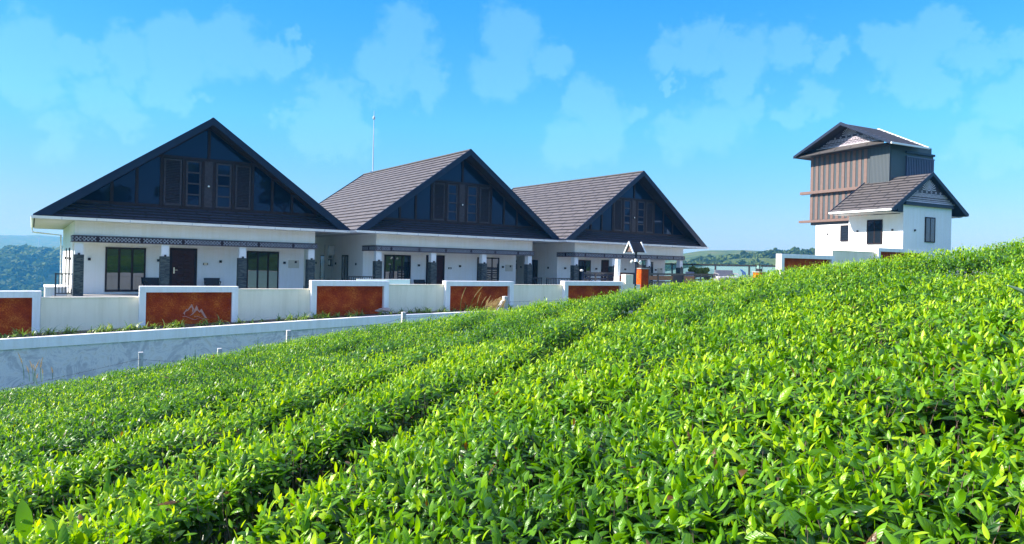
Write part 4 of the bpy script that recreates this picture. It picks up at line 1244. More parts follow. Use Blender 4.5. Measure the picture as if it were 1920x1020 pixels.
# wicker sofas on the terrace
def sofa(px, py, Y, w, rz, label, name='wicker_sofa'):
    q = at(px, py, Y)
    t = empty(name, (q.x, q.y, -1.75), rz, label, 'sofa', 'grey outdoor sofas on the terrace')
    k = (q.z + 1.75)          # height of the back
    b = MB(); b.box(-w / 2, w / 2, -0.35, 0.35, k - 0.75, k - 0.50); b.build('seat_base', M['wicker'], t, bevel=0.03)
    b = MB(); b.box(-w / 2 + 0.12, w / 2 - 0.12, -0.37, 0.22, k - 0.50, k - 0.38); b.build('cushion', M['cushion'], t, bevel=0.04)
    b = MB(); b.prism([(-w / 2 + 0.1, 0.22, k - 0.5), (-w / 2 + 0.1, 0.30, k - 0.5), (-w / 2 + 0.1, 0.42, k), (-w / 2 + 0.1, 0.34, k)], (w - 0.2, 0, 0)); b.build('backrest', M['wicker'], t, bevel=0.02)
    for s in (-1, 1):
        b = MB(); b.tube([(s * (w / 2 - .04), -0.33, k - 0.6), (s * (w / 2 - .04), -0.33, k - 0.3), (s * (w / 2 - .04), -0.2, k - 0.22), (s * (w / 2 - .04), 0.32, k - 0.2), (s * (w / 2 - .04), 0.36, k - 0.5)], 0.035, 8); b.build('armrest', M['wicker'], t)
    for sx in (-1, 1):
        for sy in (-1, 1):
            b = MB(); b.box(sx * (w / 2 - 0.1) - 0.03, sx * (w / 2 - 0.1) + 0.03, sy * 0.28 - 0.03, sy * 0.28 + 0.03, 0, k - 0.75); b.build('leg', M['dark'], t)
sofa(1362, 506.5, 41.0, 1.35, 0.15, 'grey wicker sofa with a pale seat cushion in front of the glass fence')
sofa(1291, 509.5, 43.5, 0.75, -0.5, 'smaller grey terrace seat just right of the farthest cottage', 'terrace_seat')
# blue folded parasol
q = at(1392, 506, 42.5)
t = empty('blue_parasol', (q.x, q.y, -1.75), 0.3, 'small blue parasol leaning beside the wicker sofa', 'parasol')
k = q.z + 1.75
b = MB(); b.tube([(0, 0, 0), (0, 0, k)], 0.02, 6); b.build('pole', M['dark'], t)
b = MB(); b.tube([(0.25, 0, k - 0.45), (0.12, 0, k - 0.2), (-0.1, 0, k), (-0.2, 0, k + 0.02)], [0.10, 0.10, 0.05, 0.01], 8); b.build('canopy', M['blue'], t)

# ------------------------------------------------------------------ trees
def crown_mesh(name, n, rx, rz_, blobs, leaf, seed):
    r = np.random.default_rng(seed)
    cs = []
    for i in range(blobs):
        th, ph = r.uniform(0, 2 * np.pi), r.uniform(-0.5, 1)
        k = r.uniform(0.35, 0.85)
        cs.append((rx * k * np.cos(th), rx * k * np.sin(th), rz_ * ph * 0.75, r.uniform(0.28, 0.5) * rx))
    cs = np.array(cs)
    idx = r.integers(0, blobs, n)
    d = r.normal(size=(n, 3)); d /= np.linalg.norm(d, axis=1)[:, None]
    rad = cs[idx, 3] * (0.55 + 0.5 * r.random(n) ** 0.6)
    P = cs[idx, :3] + d * rad[:, None] * np.array([1, 1, 0.75])
    nn = d + r.normal(size=(n, 3)) * 0.6; nn /= np.linalg.norm(nn, axis=1)[:, None]
    t1 = np.cross(nn, r.normal(size=(n, 3))); t1 /= np.linalg.norm(t1, axis=1)[:, None]
    t2 = np.cross(nn, t1)
    s = leaf * (0.6 + 0.8 * r.random(n))[:, None]
    V = np.stack([P - t1 * s, P + t2 * s * 0.6, P + t1 * s, P - t2 * s * 0.6], 1).reshape(-1, 3)
    F = np.arange(n * 4).reshape(-1, 4)
    T = np.repeat(np.clip(0.3 + 0.5 * r.random(n) + 0.2 * (r.random(blobs)[idx] - 0.3), 0, 1), 4)
    return V, F, T
def mesh_np(name, V, F, T, m, attr='tint'):
    me = bpy.data.meshes.new(name)
    me.vertices.add(len(V)); me.vertices.foreach_set('co', np.ascontiguousarray(V, dtype=np.float32).ravel())
    k = F.shape[1]
    me.loops.add(F.size); me.loops.foreach_set('vertex_index', F.astype(np.int32).ravel())
    me.polygons.add(len(F)); me.polygons.foreach_set('loop_start', np.arange(0, F.size, k, dtype=np.int32))
    try: me.polygons.foreach_set('loop_total', np.full(len(F), k, dtype=np.int32))
    except Exception: pass
    a = me.attributes.new(attr, 'FLOAT', 'POINT'); a.data.foreach_set('value', T.astype(np.float32))
    me.materials.append(m); me.update(calc_edges=True)
    return me
def make_tree(label, h, rx, seed, loc, group, n=2600, leaf=0.30, lean=0.0, flat=0.45):
    r = random.Random(seed)
    t = empty('tree', loc, r.uniform(0, 6), label, 'tree', group)
    b = MB()
    b.tube([(0, 0, -1), (0.05 * h * lean, 0, h * 0.35), (0.10 * h * lean, 0.02 * h, h * 0.72)], [0.035 * h, 0.026 * h, 0.012 * h], 8)
    for k in range(6):
        az = k * 1.05 + r.uniform(-.3, .3); z = h * r.uniform(0.38, 0.62)
        b.tube([(0.06 * h * lean, 0, z), (math.cos(az) * rx * 0.35, math.sin(az) * rx * 0.35, z + 0.12 * h), (math.cos(az) * rx * 0.7, math.sin(az) * rx * 0.7, z + 0.2 * h)], [0.014 * h, 0.01 * h, 0.004 * h], 6)
    b.build('trunk', M['bark'], t)
    V, F, T = crown_mesh('crown', n, rx, h * flat * 0.6, 13, leaf, seed)
    V = V + np.array([0.1 * h * lean, 0, h * 0.76])
    o = bpy.data.objects.new('crown', mesh_np('crown', V, F, T, M['crown'])); o.parent = t; col.objects.link(o)
    return t
# ridge trees on the right hill: distinct silhouettes against the sky
ridge_px = [(1283, 'first ridge tree just clear of the cottage roof'), (1299, 'rounded ridge tree second from the roof tip'), (1313, 'ridge tree standing left of a wide sky gap'), (1332, 'broad dark ridge tree right of the first sky gap'),
            (1352, 'thin topped ridge tree at the start of the slender group'), (1366, 'slender leaning ridge tree with sky under its crown'), (1380, 'flat topped ridge tree above the terraced green slope'), (1394, 'tall ridge tree over the bright terraces'),
            (1408, 'full crowned ridge tree near the middle of the crest'), (1424, 'bushy ridge tree above the bare red track'), (1441, 'large dark ridge tree above the glass fence end'), (1456, 'ridge tree beside the framed panel end'),
            (1474, 'wide ridge tree behind the framed panel'), (1491, 'pale ridge tree over the framed panel'), (1508, 'last but one ridge tree before the tower house'), (1524, 'ridge tree touching the tower house wall')]
protos = []
for i, (px, lab) in enumerate(ridge_px):
    a = (px - CX) / FPX
    Yd = 425.0
    X = a * Yd
    z = float(ground_z(X, Yd))
    if i < 4:
        tr = make_tree('a ' + lab, 3.7 + 0.4 * i, 1.9 + 0.25 * (i % 3), 40 + i, (X, Yd, z), 'trees along the far ridge', n=900, leaf=0.55, lean=(0.5 if i % 2 else 0), flat=0.6)
        protos.append(tr)
    else:
        tr = copy_tree(protos[i % 4]); tr.location = (X, Yd, z); tr.rotation_euler = (0, 0, i * 1.7); s = random.uniform(0.8, 1.15); tr.scale = (s, s, s * random.uniform(0.85, 1.1)); tr['label'] = 'a ' + lab
# reflected trees behind the camera position
for i, (x, y, h) in enumerate([(30, -16, 6.5), (38, -20, 8), (24, -22, 6), (46, -12, 7)]):
    z = float(ground_z(x, y))
    make_tree(['spreading tree behind the viewer, mirrored in the gable glass', 'tallest tree behind the viewer, mirrored in the gable glass', 'smallest tree behind the viewer, mirrored in the gable glass', 'rightmost tree behind the viewer, mirrored in the gable glass'][i], h, h * 0.45, 60 + i, (x, y, z), 'trees behind the viewer', n=1500, leaf=0.35)
# dark green round shrub on the terrace
q = at(1314, 505.5, 44)
t = empty('round_shrub', (q.x, q.y, -1.75), 0, 'bright green rounded shrub on the terrace in front of the glass fence', 'shrub')
V, F, T = crown_mesh('crown', 2200, 0.62, 0.45, 9, 0.07, 5); V = V + np.array([0, 0, q.z + 1.75 - 0.35])
o = bpy.data.objects.new('crown', mesh_np('crown', V, F, np.clip(T + 0.3, 0, 1), M['crown'])); o.parent = t; col.objects.link(o)
b = MB(); b.tube([(0, 0, 0), (0, 0, q.z + 1.4)], [0.06, 0.03], 8); b.build('trunk', M['bark'], t)

# far woods: one mass on the left hillside and in the valley, and scrub on the right hill
def woods(name, pts, label, size=5.0, per=70, leaf=1.6):
    r = np.random.default_rng(3)
    n = len(pts)
    base = np.repeat(pts, per, axis=0)
    sz = np.repeat(size * (0.6 + 0.8 * r.random(n)), per)
    d = r.normal(size=(n * per, 3)); d /= np.linalg.norm(d, axis=1)[:, None]; d[:, 2] = np.abs(d[:, 2]) * 1.1 - 0.15
    P = base + d * sz[:, None] * (0.75 + 0.35 * r.random(n * per))[:, None] + np.array([0, 0, size * 0.35])
    nn = d + r.normal(size=(n * per, 3)) * 0.5; nn /= np.linalg.norm(nn, axis=1)[:, None]
    t1 = np.cross(nn, r.normal(size=(n * per, 3))); t1 /= np.linalg.norm(t1, axis=1)[:, None]; t2 = np.cross(nn, t1)
    s = (leaf * (0.6 + 0.7 * r.random(n * per)) * sz / size)[:, None]
    V = np.stack([P - t1 * s, P + t2 * s * 0.8, P + t1 * s, P - t2 * s * 0.8], 1).reshape(-1, 3)
    F = np.arange(len(V)).reshape(-1, 4)
    T = np.repeat(np.clip(np.repeat(r.random(n), per) * 0.6 + 0.4 * r.random(n * per), 0, 1), 4)
    o = bpy.data.objects.new(name, mesh_np(name, V, F, T, M['crown'])); col.objects.link(o)
    tag(o, label, 'trees', kind='stuff')
pts = []
while len(pts) < 1500:
    th = R(random.uniform(-44, -30)); rr = random.uniform(560, 960)
    x, y = rr * math.sin(th), rr * math.cos(th)
    if vnoise(np.array(x / 90), np.array(y / 90), 12) < 0.42 and rr < 780: continue
    pts.append((x, y, float(ground_z(x, y))))
woods('valley_woods', np.array(pts), 'hazy dark woods covering the hillside at the far left', 6.5, 60, 1.9)
pts = []
while len(pts) < 420:
    th = R(random.uniform(12, 28)); rr = random.uniform(300, 470)
    x, y = rr * math.sin(th), rr * math.cos(th)
    if rr < 425 and vnoise(np.array(x / 40), np.array(y / 40), 14) < 0.62: continue
    pts.append((x, y, float(ground_z(x, y)) - 0.8))
woods('ridge_scrub', np.array(pts), 'scrub and low woods dotted over the hill right of the cottages', 2.4, 46, 0.85)

# lattice mast on the far left skyline
a = at(73.5, 462, 1150)
t = empty('radio_mast', (a.x, a.y, a.z - 6), 0, 'faint thin lattice radio mast on the left skyline', 'mast')
b = MB()
for s in ((-1, -1), (1, -1), (0, 1.2)): b.bar((s[0] * 1.1, s[1] * 1.1, 0), (s[0] * 0.3, s[1] * 0.3, 22), 0.35, 0.35)
for k in range(10):
    z = k * 2.2; w = 1.1 - 0.8 * k / 10
    b.bar((-w, -w, z), (w, -w, z + 2.2), 0.2, 0.2); b.bar((w, -w, z), (0, w, z + 2.2), 0.2, 0.2)
b.build('lattice', M['whitemetal'], t)

# ------------------------------------------------------------------ tower house
TC = Vector((24.1, 42.0, 0))
tw = empty('tower_house', TC, TYAW, 'white tower house with brown striped upper storeys and a tiled annex', 'house')
zg = -1.2
b = MB()
b.box(0, 4.98, 0, 0.2, zg, 4.22)                                  # annex front
b.box(0, 0.2, 0.2, 3.76, zg, 3.66); b.box(4.78, 4.98, 0.2, 3.76, zg, 3.66)
b.box(0.2, 1.9, 3.56, 3.76, zg, 3.66)
b.build('annex_wall', M['wall'], tw)
b = MB(); b.box(2.0, 6.5, 2.3, 7.95, zg, 3.35); b.build('tower_wall', M['wall'], tw)
# striped upper storeys
b = MB()
U0 = 1.9
b.box(U0 + 0.12, 6.5, 2.32, 8.42, 3.36, 8.62); b.build('upper_storeys', M['rib'], tw)
b = MB()
v = 8.5; k = 0
n = 11
span0, span1 = 3.75, 8.5
for i in range(n):
    a0 = span1 - (span1 - span0) * (i / n); a1 = a0 - (span1 - span0) / n * 0.52
    b.box(U0 + 0.095, U0 + 0.12, a1, a0, 5.85, 8.55)
for i in range(n):
    a0 = span1 - (span1 - span0) * (i / n) - 0.07 * (i > 5); a1 = a0 - (span1 - span0) / n * 0.52
    b.box(U0 + 0.095, U0 + 0.12, a1, a0, 3.75, 5.62)
b.build('stripe_boards', M['pinkbrown'], tw)
b = MB(); b.box(U0 - 0.18, U0 + 0.12, 4.0, 9.2, 5.64, 5.84); b.box(U0 - 0.18, U0 + 0.12, 3.9, 9.25, 3.54, 3.71); b.build('ledge', M['pinkbrown'], tw, bevel=0.01)
b = MB(); b.box(U0 - 0.02, U0 + 0.11, 2.25, 3.65, 5.2, 8.5); b.build('corner_cladding', M['rib'], tw)
b = MB(); b.box(U0 + 0.12, 6.56, 2.22, 2.31, 3.8, 8.15); b.build('front_cladding', M['rib'], tw)
b = MB()
for i in range(17):
    u = 3.55 + i * 0.18; b.box(u, u + 0.09, 2.14, 2.219, 6.15, 7.75)
b.box(3.5, 6.56, 2.12, 2.219, 7.76, 7.84); b.build('slat_screen', plain('violet_grey_slats', (0.07, 0.07, 0.14), 0.4, var=0.1), tw)
b = MB(); b.box(3.45, 6.57, 2.1, 2.22, 8.02, 8.16); b.build('screen_cap', M['navy'], tw)
# tower roof: ridge runs along u
RU0, RU1, RV0, RV1, RVM, RZ0, RZ1 = 1.0, 5.05, 1.65, 9.2, 5.3, 8.42, 10.28
b = MB()
for (ve, s) in ((RV0, 1), (RV1, -1)):
    L = math.hypot(RVM - ve, RZ1 - RZ0); n = round(L / 0.37)
    for i in range(n):
        f0, f1 = i / n, (i + 1) / n
        y0, y1 = ve + (RVM - ve) * f0, ve + (RVM - ve) * f1; z0_, z1_ = RZ0 + (RZ1 - RZ0) * f0, RZ0 + (RZ1 - RZ0) * f1
        P = [(RU0, y0, z0_ + 0.035), (RU1, y0, z0_ + 0.035), (RU1, y1, z1_), (RU0, y1, z1_)]
        uv = [(RU0, i * .37), (RU1, i * .37), (RU1, (i + 1) * .37), (RU0, (i + 1) * .37)]
        Q = [(RU0, y0, z0_), (RU1, y0, z0_), (RU1, y0, z0_ + .035), (RU0, y0, z0_ + .035)]
        if s < 0: P.reverse(); uv.reverse(); Q.reverse()
        b.face(P, uv); b.face(Q, [(0, 0)] * 4)
rf = b.build('tower_roof', M['tile'], tw)
b = MB()
for ve, s in ((RV0, 1), (RV1, -1)):
    b.prism([(RU0 + .05, ve, RZ0 - 0.01), (RU0 + .05, RVM, RZ1 - 0.01), (RU0 + .05, RVM, RZ1 - 0.12), (RU0 + .05, ve, RZ0 - 0.10)], (RU1 - RU0 - 0.1, 0, 0))
b.build('roof_lining', M['soffit'], rf)
for uu in (RU0 - 0.03, RU1 - 0.02):
    b = MB()
    for ve, s in ((RV0 - 0.03, 1), (RV1 + 0.03, -1)):
        b.prism([(uu, ve, RZ0 - 0.12), (uu, ve, RZ0 + 0.06), (uu, RVM, RZ1 + 0.08), (uu, RVM, RZ1 - 0.14)], (0.05, 0, 0))
    b.build('barge_board', M['navy'] if uu < 3 else M['gutter'], rf)
b = MB(); b.box(RU0, RU1, RV0 - 0.12, RV0 - 0.01, RZ0 - 0.1, RZ0 + 0.01); b.build('gutter', M['gutter'], rf)
b = MB(); b.prism([(RU0 + 0.1, RV0 + .4, RZ0 + .05), (U0 + 0.1, RV0 + 0.75, RZ0 + 0.12), (U0 + 0.1, RV1 - 0.8, RZ0 + 0.12), (RU0 + 0.1, RV1 - 0.1, RZ0 - 0.02)], (0, 0, 0.12)); 
b = MB()
b.face([(RU0 + 0.12, RV0 + 0.5, RZ0 + 0.08), (RU0 + 0.12, RV1 - 0.1, RZ0 - 0.02), (U0 + 0.0, RV1 - 0.75, RZ0 + 0.42), (U0 + 0.0, RV0 + 0.9, RZ0 + 0.42)][::-1], [(0, 0), (7, 0), (7, 1), (0, 1)])
b.face([(RU0 + 0.12, RV0 + 0.5, RZ0 + 0.02), (RU0 + 0.12, RV1 - 0.1, RZ0 - 0.08), (RU0 + 0.12, RV1 - 0.1, RZ0 - 0.02), (RU0 + 0.12, RV0 + 0.5, RZ0 + 0.08)], [(0, 0)] * 4)
b.face([(RU0 + 0.12, RV0 + 0.5, RZ0 + 0.0), (RU0 + 0.12, RV1 - 0.1, RZ0 - 0.08), (U0 + 0.12, RV1 - 0.1, RZ0 - 0.02), (U0 + 0.12, RV0 + 0.5, RZ0 + 0.0)], [(0, 0)] * 4)
b.build('gable_ledge_roof', M['tile'], rf)

def fretwork(parent, plane_u, mid, halfw, z0, h, axis, m1, m2, sgn=-1):
    """pierced triangular gable screen with a half-sun over lattice rows; axis 'v': lies in plane u=const, 'u': in plane v=const"""
    def P(s, z, d=0):
        return (plane_u + sgn * d, mid + s, z) if axis == 'v' else (mid + s, plane_u + sgn * d, z)
    ext = lambda d: (sgn * d, 0, 0) if axis == 'v' else (0, sgn * d, 0)
    b = MB(); b.prism([P(-halfw, z0), P(halfw, z0), P(0, z0 + h)], tuple(-x for x in ext(0.05)))
    g = b.build('gable_board', m2, parent)
    b = MB()
    def wid(z): return halfw * (1 - (z - z0) / h) - 0.10
    def rect(s0, s1, za, zb_): 
        b.prism([P(s0, za, 0.002), P(s1, za, 0.002), P(s1, zb_, 0.002), P(s0, zb_, 0.002)], ext(0.025))
    rect(-wid(z0) , wid(z0), z0 + 0.01, z0 + 0.07)
    q = h / 12
    for r_ in range(2):                                        # rows of small squares
        z = z0 + 0.11 + r_ * q * 0.9
        w = wid(z + q * .5); n = int(2 * w / (q * 0.95))
        for i in range(n):
            s = -w + (i + 0.5) * 2 * w / n; rect(s - q * .25, s + q * .25, z, z + q * .48)
    z = z0 + 0.11 + 2 * q * 0.9
    for r_ in range(2):                                        # lattice of diamonds
        zz = z + r_ * q * 0.62; w = wid(zz + q * .6); n = max(3, int(2 * w / (q * 1.0)))
        for i in range(n):
            s = -w + (i + 0.5 + 0.5 * (r_ % 2) - 0.25) * 2 * w / n; e = q * 0.36
            b.prism([P(s - e, zz + e, 0.002), P(s, zz, 0.002), P(s + e, zz + e, 0.002), P(s, zz + 2 * e, 0.002)], ext(0.025))
    z += 2 * q * 0.62 + q * .25
    rect(-wid(z + .05), wid(z + .05), z, z + q * 0.25)
    z += q * 0.45
    w = wid(z + q); n = 6                                      # scrolls as small rings
    for i in range(n):
        s = -w + (i + 0.5) * 2 * w / n
        for k in range(8):
            t0_, t1_ = k * math.pi / 4, (k + 0.8) * math.pi / 4
            ro, ri = q * .55, q * .32
            b.prism([P(s + ro * math.cos(t0_), z + q * .6 + ro * math.sin(t0_), .002), P(s + ro * math.cos(t1_), z + q * .6 + ro * math.sin(t1_), .002),
                     P(s + ri * math.cos(t1_), z + q * .6 + ri * math.sin(t1_), .002), P(s + ri * math.cos(t0_), z + q * .6 + ri * math.sin(t0_), .002)], ext(0.025))
    z += q * 1.25
    R0, R1 = q * 0.95, min(z0 + h - z - 0.14, wid(z) * 1.05)
    for k in range(13):                                        # sun rays
        t = math.pi * (k + 0.5) / 13
        r1 = R1 * 0.99 if abs(math.cos(t)) < 0.3 else min(R1, 1.0 * (z0 + h - z) / (math.sin(t) + abs(math.cos(t)) * h / halfw) * 0.86)
        d = 0.042
        c_, s_ = math.cos(t), math.sin(t)
        b.prism([P(R0 * math.cos(t - d * 1.2), z + R0 * math.sin(t - d * 1.2), .002), P(r1 * math.cos(t - d), z + r1 * math.sin(t - d), .002), P(r1 * math.cos(t + d), z + r1 * math.sin(t + d), .002), P(R0 * math.cos(t + d * 1.2), z + R0 * math.sin(t + d * 1.2), .002)], ext(0.025))
    b.prism([P(R0 * 0.72 * math.cos(math.pi * k / 10), z + R0 * 0.72 * math.sin(math.pi * k / 10), .002) for k in range(11)], ext(0.02))
    b.build('sunburst_fretwork', m1, g)
    return g
fretwork(tw, U0 + 0.02, RVM, 2.75, RZ0 + 0.42, 1.40, 'v', M['lilac'], M['plumback'])
# annex roof: ridge along v
AU0, AU1, AM, AZ0, AZ1, AV0, AV1 = -1.46, 6.3, 2.42, 3.88, 6.31, -0.30, 4.1
b = MB(); slope_roof(b, AU0, AM, AZ0, AZ1, AV0 + 0.02, AV1); slope_roof(b, AU1, AM, AZ0, AZ1, AV0 + 0.02, AV1)
rf = b.build('annex_roof', M['tile'], tw)
b = MB()
for ue in (AU0, AU1): b.prism([(ue, AV0 + .05, AZ0 - 0.01), (AM, AV0 + .05, AZ1 - 0.01), (AM, AV0 + .05, AZ1 - 0.12), (ue, AV0 + .05, AZ0 - 0.10)], (0, AV1 - AV0 - 0.1, 0))
b.build('roof_lining', M['soffit'], rf)
for vv in (AV0 - 0.03, AV1 - 0.02):
    for ue in (AU0 - 0.02, AU1 + 0.02):
        b = MB(); s = 1 if ue < AM else -1
        b.prism([(ue, vv, AZ0 - 0.10), (ue, vv, AZ0 + 0.05), (AM, vv, AZ1 + 0.08), (AM, vv, AZ1 - 0.16), (ue + s * .3, vv, AZ0 - 0.10)], (0, 0.05, 0))
        b.build('barge_board', M['navy'], rf)
b = MB(); b.box(AU0 - 0.10, AU0 - 0.01, AV0 + .05, AV1, AZ0 - 0.12, AZ0 - 0.0); b.build('gutter', M['gutter'], rf); b = MB(); b.box(AU1 + 0.01, AU1 + 0.1, AV0 + .05, AV1, AZ0 - 0.12, AZ0); b.build('gutter', M['gutter'], rf)
b = MB(); b.box(AU0 + .02, 0, 0.05, AV1 - .1, 3.70, 3.73); b.build('soffit', M['wsoffit'], rf)
b = MB(); b.box(4.98, AU1 - .02, 0.05, AV1 - .1, 3.70, 3.73); b.build('soffit', M['wsoffit'], rf)
fretwork(tw, -0.06, AM, 2.85, 4.42, 1.62, 'u', M['lilac'], M['plumback'])
b = MB(); b.box(0.0, 4.98, -0.16, -0.0, 4.20, 4.40); b.box(-0.5, 0.0, 0.02, 0.1, 3.75, 4.3); b.build('gable_beam', M['navy'], tw)
def face_window(parent, axis, p, a0, a1, z0, z1, n):
    return window(parent, 'window', M['frame'], M['glass'], a0, a1, z0, z1, p, n, fr=0.07, mull=0.07, axis=axis)
# annex left wall window (plane u=0), front window (plane v=0), tower window (plane u=2.0)
def v_on_u(px, py, u):
    a = ((px - CX) + ROLL * (py - HY)) / FPX
    X0, Y0 = TC.x + math.cos(TYAW) * u, TC.y + math.sin(TYAW) * u
    return (X0 - a * Y0) / (math.sin(TYAW) + a * math.cos(TYAW))
def u_on_v(px, py, v):
    a = ((px - CX) + ROLL * (py - HY)) / FPX
    X0, Y0 = TC.x - math.sin(TYAW) * v, TC.y + math.cos(TYAW) * v
    return (a * Y0 - X0) / (math.cos(TYAW) - a * math.sin(TYAW))
v0, v1 = v_on_u(1654.5, 430, 0), v_on_u(1626, 430, 0)
face_window(tw, 'v', 0.0, v0, v1, 1.78, 3.35, 2)
v0, v1 = v_on_u(1592, 440, 2.0), v_on_u(1576, 440, 2.0)
face_window(tw, 'v', 2.0, v0 - 0.25, v1, 2.1, 3.25, 1)
u0, u1 = u_on_v(1733.5, 430, 0), u_on_v(1752, 430, 0)
face_window(tw, 'u', 0.0, u0, u1, 1.95, 3.55, 2)
for (uu, vv, ax) in ((0, v_on_u(1608, 434, 0), 'v'), (0, v_on_u(1673.5, 432, 0), 'v'), (u_on_v(1714.5, 432, 0), 0, 'u'), (2.0, v_on_u(1552, 440, 2.0), 'v')):
    b = MB()
    if ax == 'v': b.box(uu - 0.06, uu, vv - 0.05, vv + 0.05, 2.6, 2.72)
    else: b.box(uu - 0.05, uu + 0.05, -0.07, 0, 2.6, 2.72)
    b.build('wall_light', M['black'], tw)

# ------------------------------------------------------------------ tea
def leaf_batch(n_seg, P, az, el0, bend, L, W, fold, tint, twist):
    """leaves as curved, folded blades. returns V,F3list,(uv),T. rows: base vertex, (n_seg-1) rows of 3, tip vertex"""
    n = len(L)
    rows = n_seg + 1
    s = np.linspace(0, 1, rows)
    # centre line
    C = np.zeros((n, rows, 3)); D = np.zeros((n, rows, 3))
    pos = P.copy()
    for i in range(rows):
        e = el0 - bend * s[i]
        d = np.stack([np.cos(az) * np.cos(e), np.sin(az) * np.cos(e), np.sin(e)], 1)
        D[:, i] = d; C[:, i] = pos
        e2 = el0 - bend * (s[i] + 0.5 / n_seg)
        d2 = np.stack([np.cos(az) * np.cos(e2), np.sin(az) * np.cos(e2), np.sin(e2)], 1)
        pos = pos + d2 * (L / n_seg)[:, None]
    side0 = np.stack([-np.sin(az), np.cos(az), np.zeros(n)], 1)
    prof = np.sin(np.pi * np.clip(s, 0, 1) ** 0.85) ** 0.8
    verts = [C[:, 0][:, None]]
    uvs = [np.array([[0, 0]])]
    for i in range(1, rows - 1):
        up = np.cross(D[:, i], side0); 
        tw_ = twist
        sd = side0 * np.cos(tw_)[:, None] + up * np.sin(tw_)[:, None]
        up2 = np.cross(D[:, i], sd)
        w = (W * 0.5 * prof[i])[:, None]
        f = np.sin(fold)[:, None]; g = np.cos(fold)[:, None]
        # up2 may point down; make it point on the inner (upper) side
        l_ = C[:, i] + (-sd * g - up2 * f) * w
        r_ = C[:, i] + (sd * g - up2 * f) * w
        verts.append(np.stack([l_, C[:, i], r_], 1)); uvs.append(np.array([[s[i], -prof[i]], [s[i], 0], [s[i], prof[i]]]))
    verts.append(C[:, -1][:, None]); uvs.append(np.array([[1, 0]]))
    V = np.concatenate(verts, 1); k = V.shape[1]
    UV = np.concatenate(uvs, 0)
    F = [(0, 2, 1), (0, 3, 2)]
    for i in range(n_seg - 2):
        a = 1 + 3 * i; b = a + 3
        F += [(a, a + 1, b + 1), (a, b + 1, b), (a + 1, a + 2, b + 2), (a + 1, b + 2, b + 1)]
    a = 1 + 3 * (n_seg - 2)
    F += [(a, a + 1, k - 1), (a + 1, a + 2, k - 1)]
    F = np.array(F)
    FF = (F[None] + (np.arange(n) * k)[:, None, None]).reshape(-1, 3)
    return V.reshape(-1, 3), FF, np.tile(UV, (n, 1)), np.repeat(tint, k)
def far_batch(P, az, el0, L, W, tint):
    n = len(L)
    d = np.stack([np.cos(az) * np.cos(el0), np.sin(az) * np.cos(el0), np.sin(el0)], 1)
    sd = np.stack([-np.sin(az), np.cos(az), np.zeros(n)], 1)
    up = np.cross(d, sd)
    m = P + d * (L * 0.45)[:, None]
    a = m + sd * (W * .5)[:, None] - up * (W * .18)[:, None]; b = m - sd * (W * .5)[:, None] - up * (W * .18)[:, None]
    tip = P + d * L[:, None]; tip[:, 2] -= L * 0.15
    V = np.stack([P, a, tip, b], 1)
    F = np.array([(0, 1, 2), (0, 2, 3)])
    return V.reshape(-1, 3), (F[None] + (np.arange(n) * 4)[:, None, None]).reshape(-1, 3), np.tile(np.array([[0, 0], [.5, .9], [1, 0], [.5, -.9]]), (n, 1)), np.repeat(tint, 4)

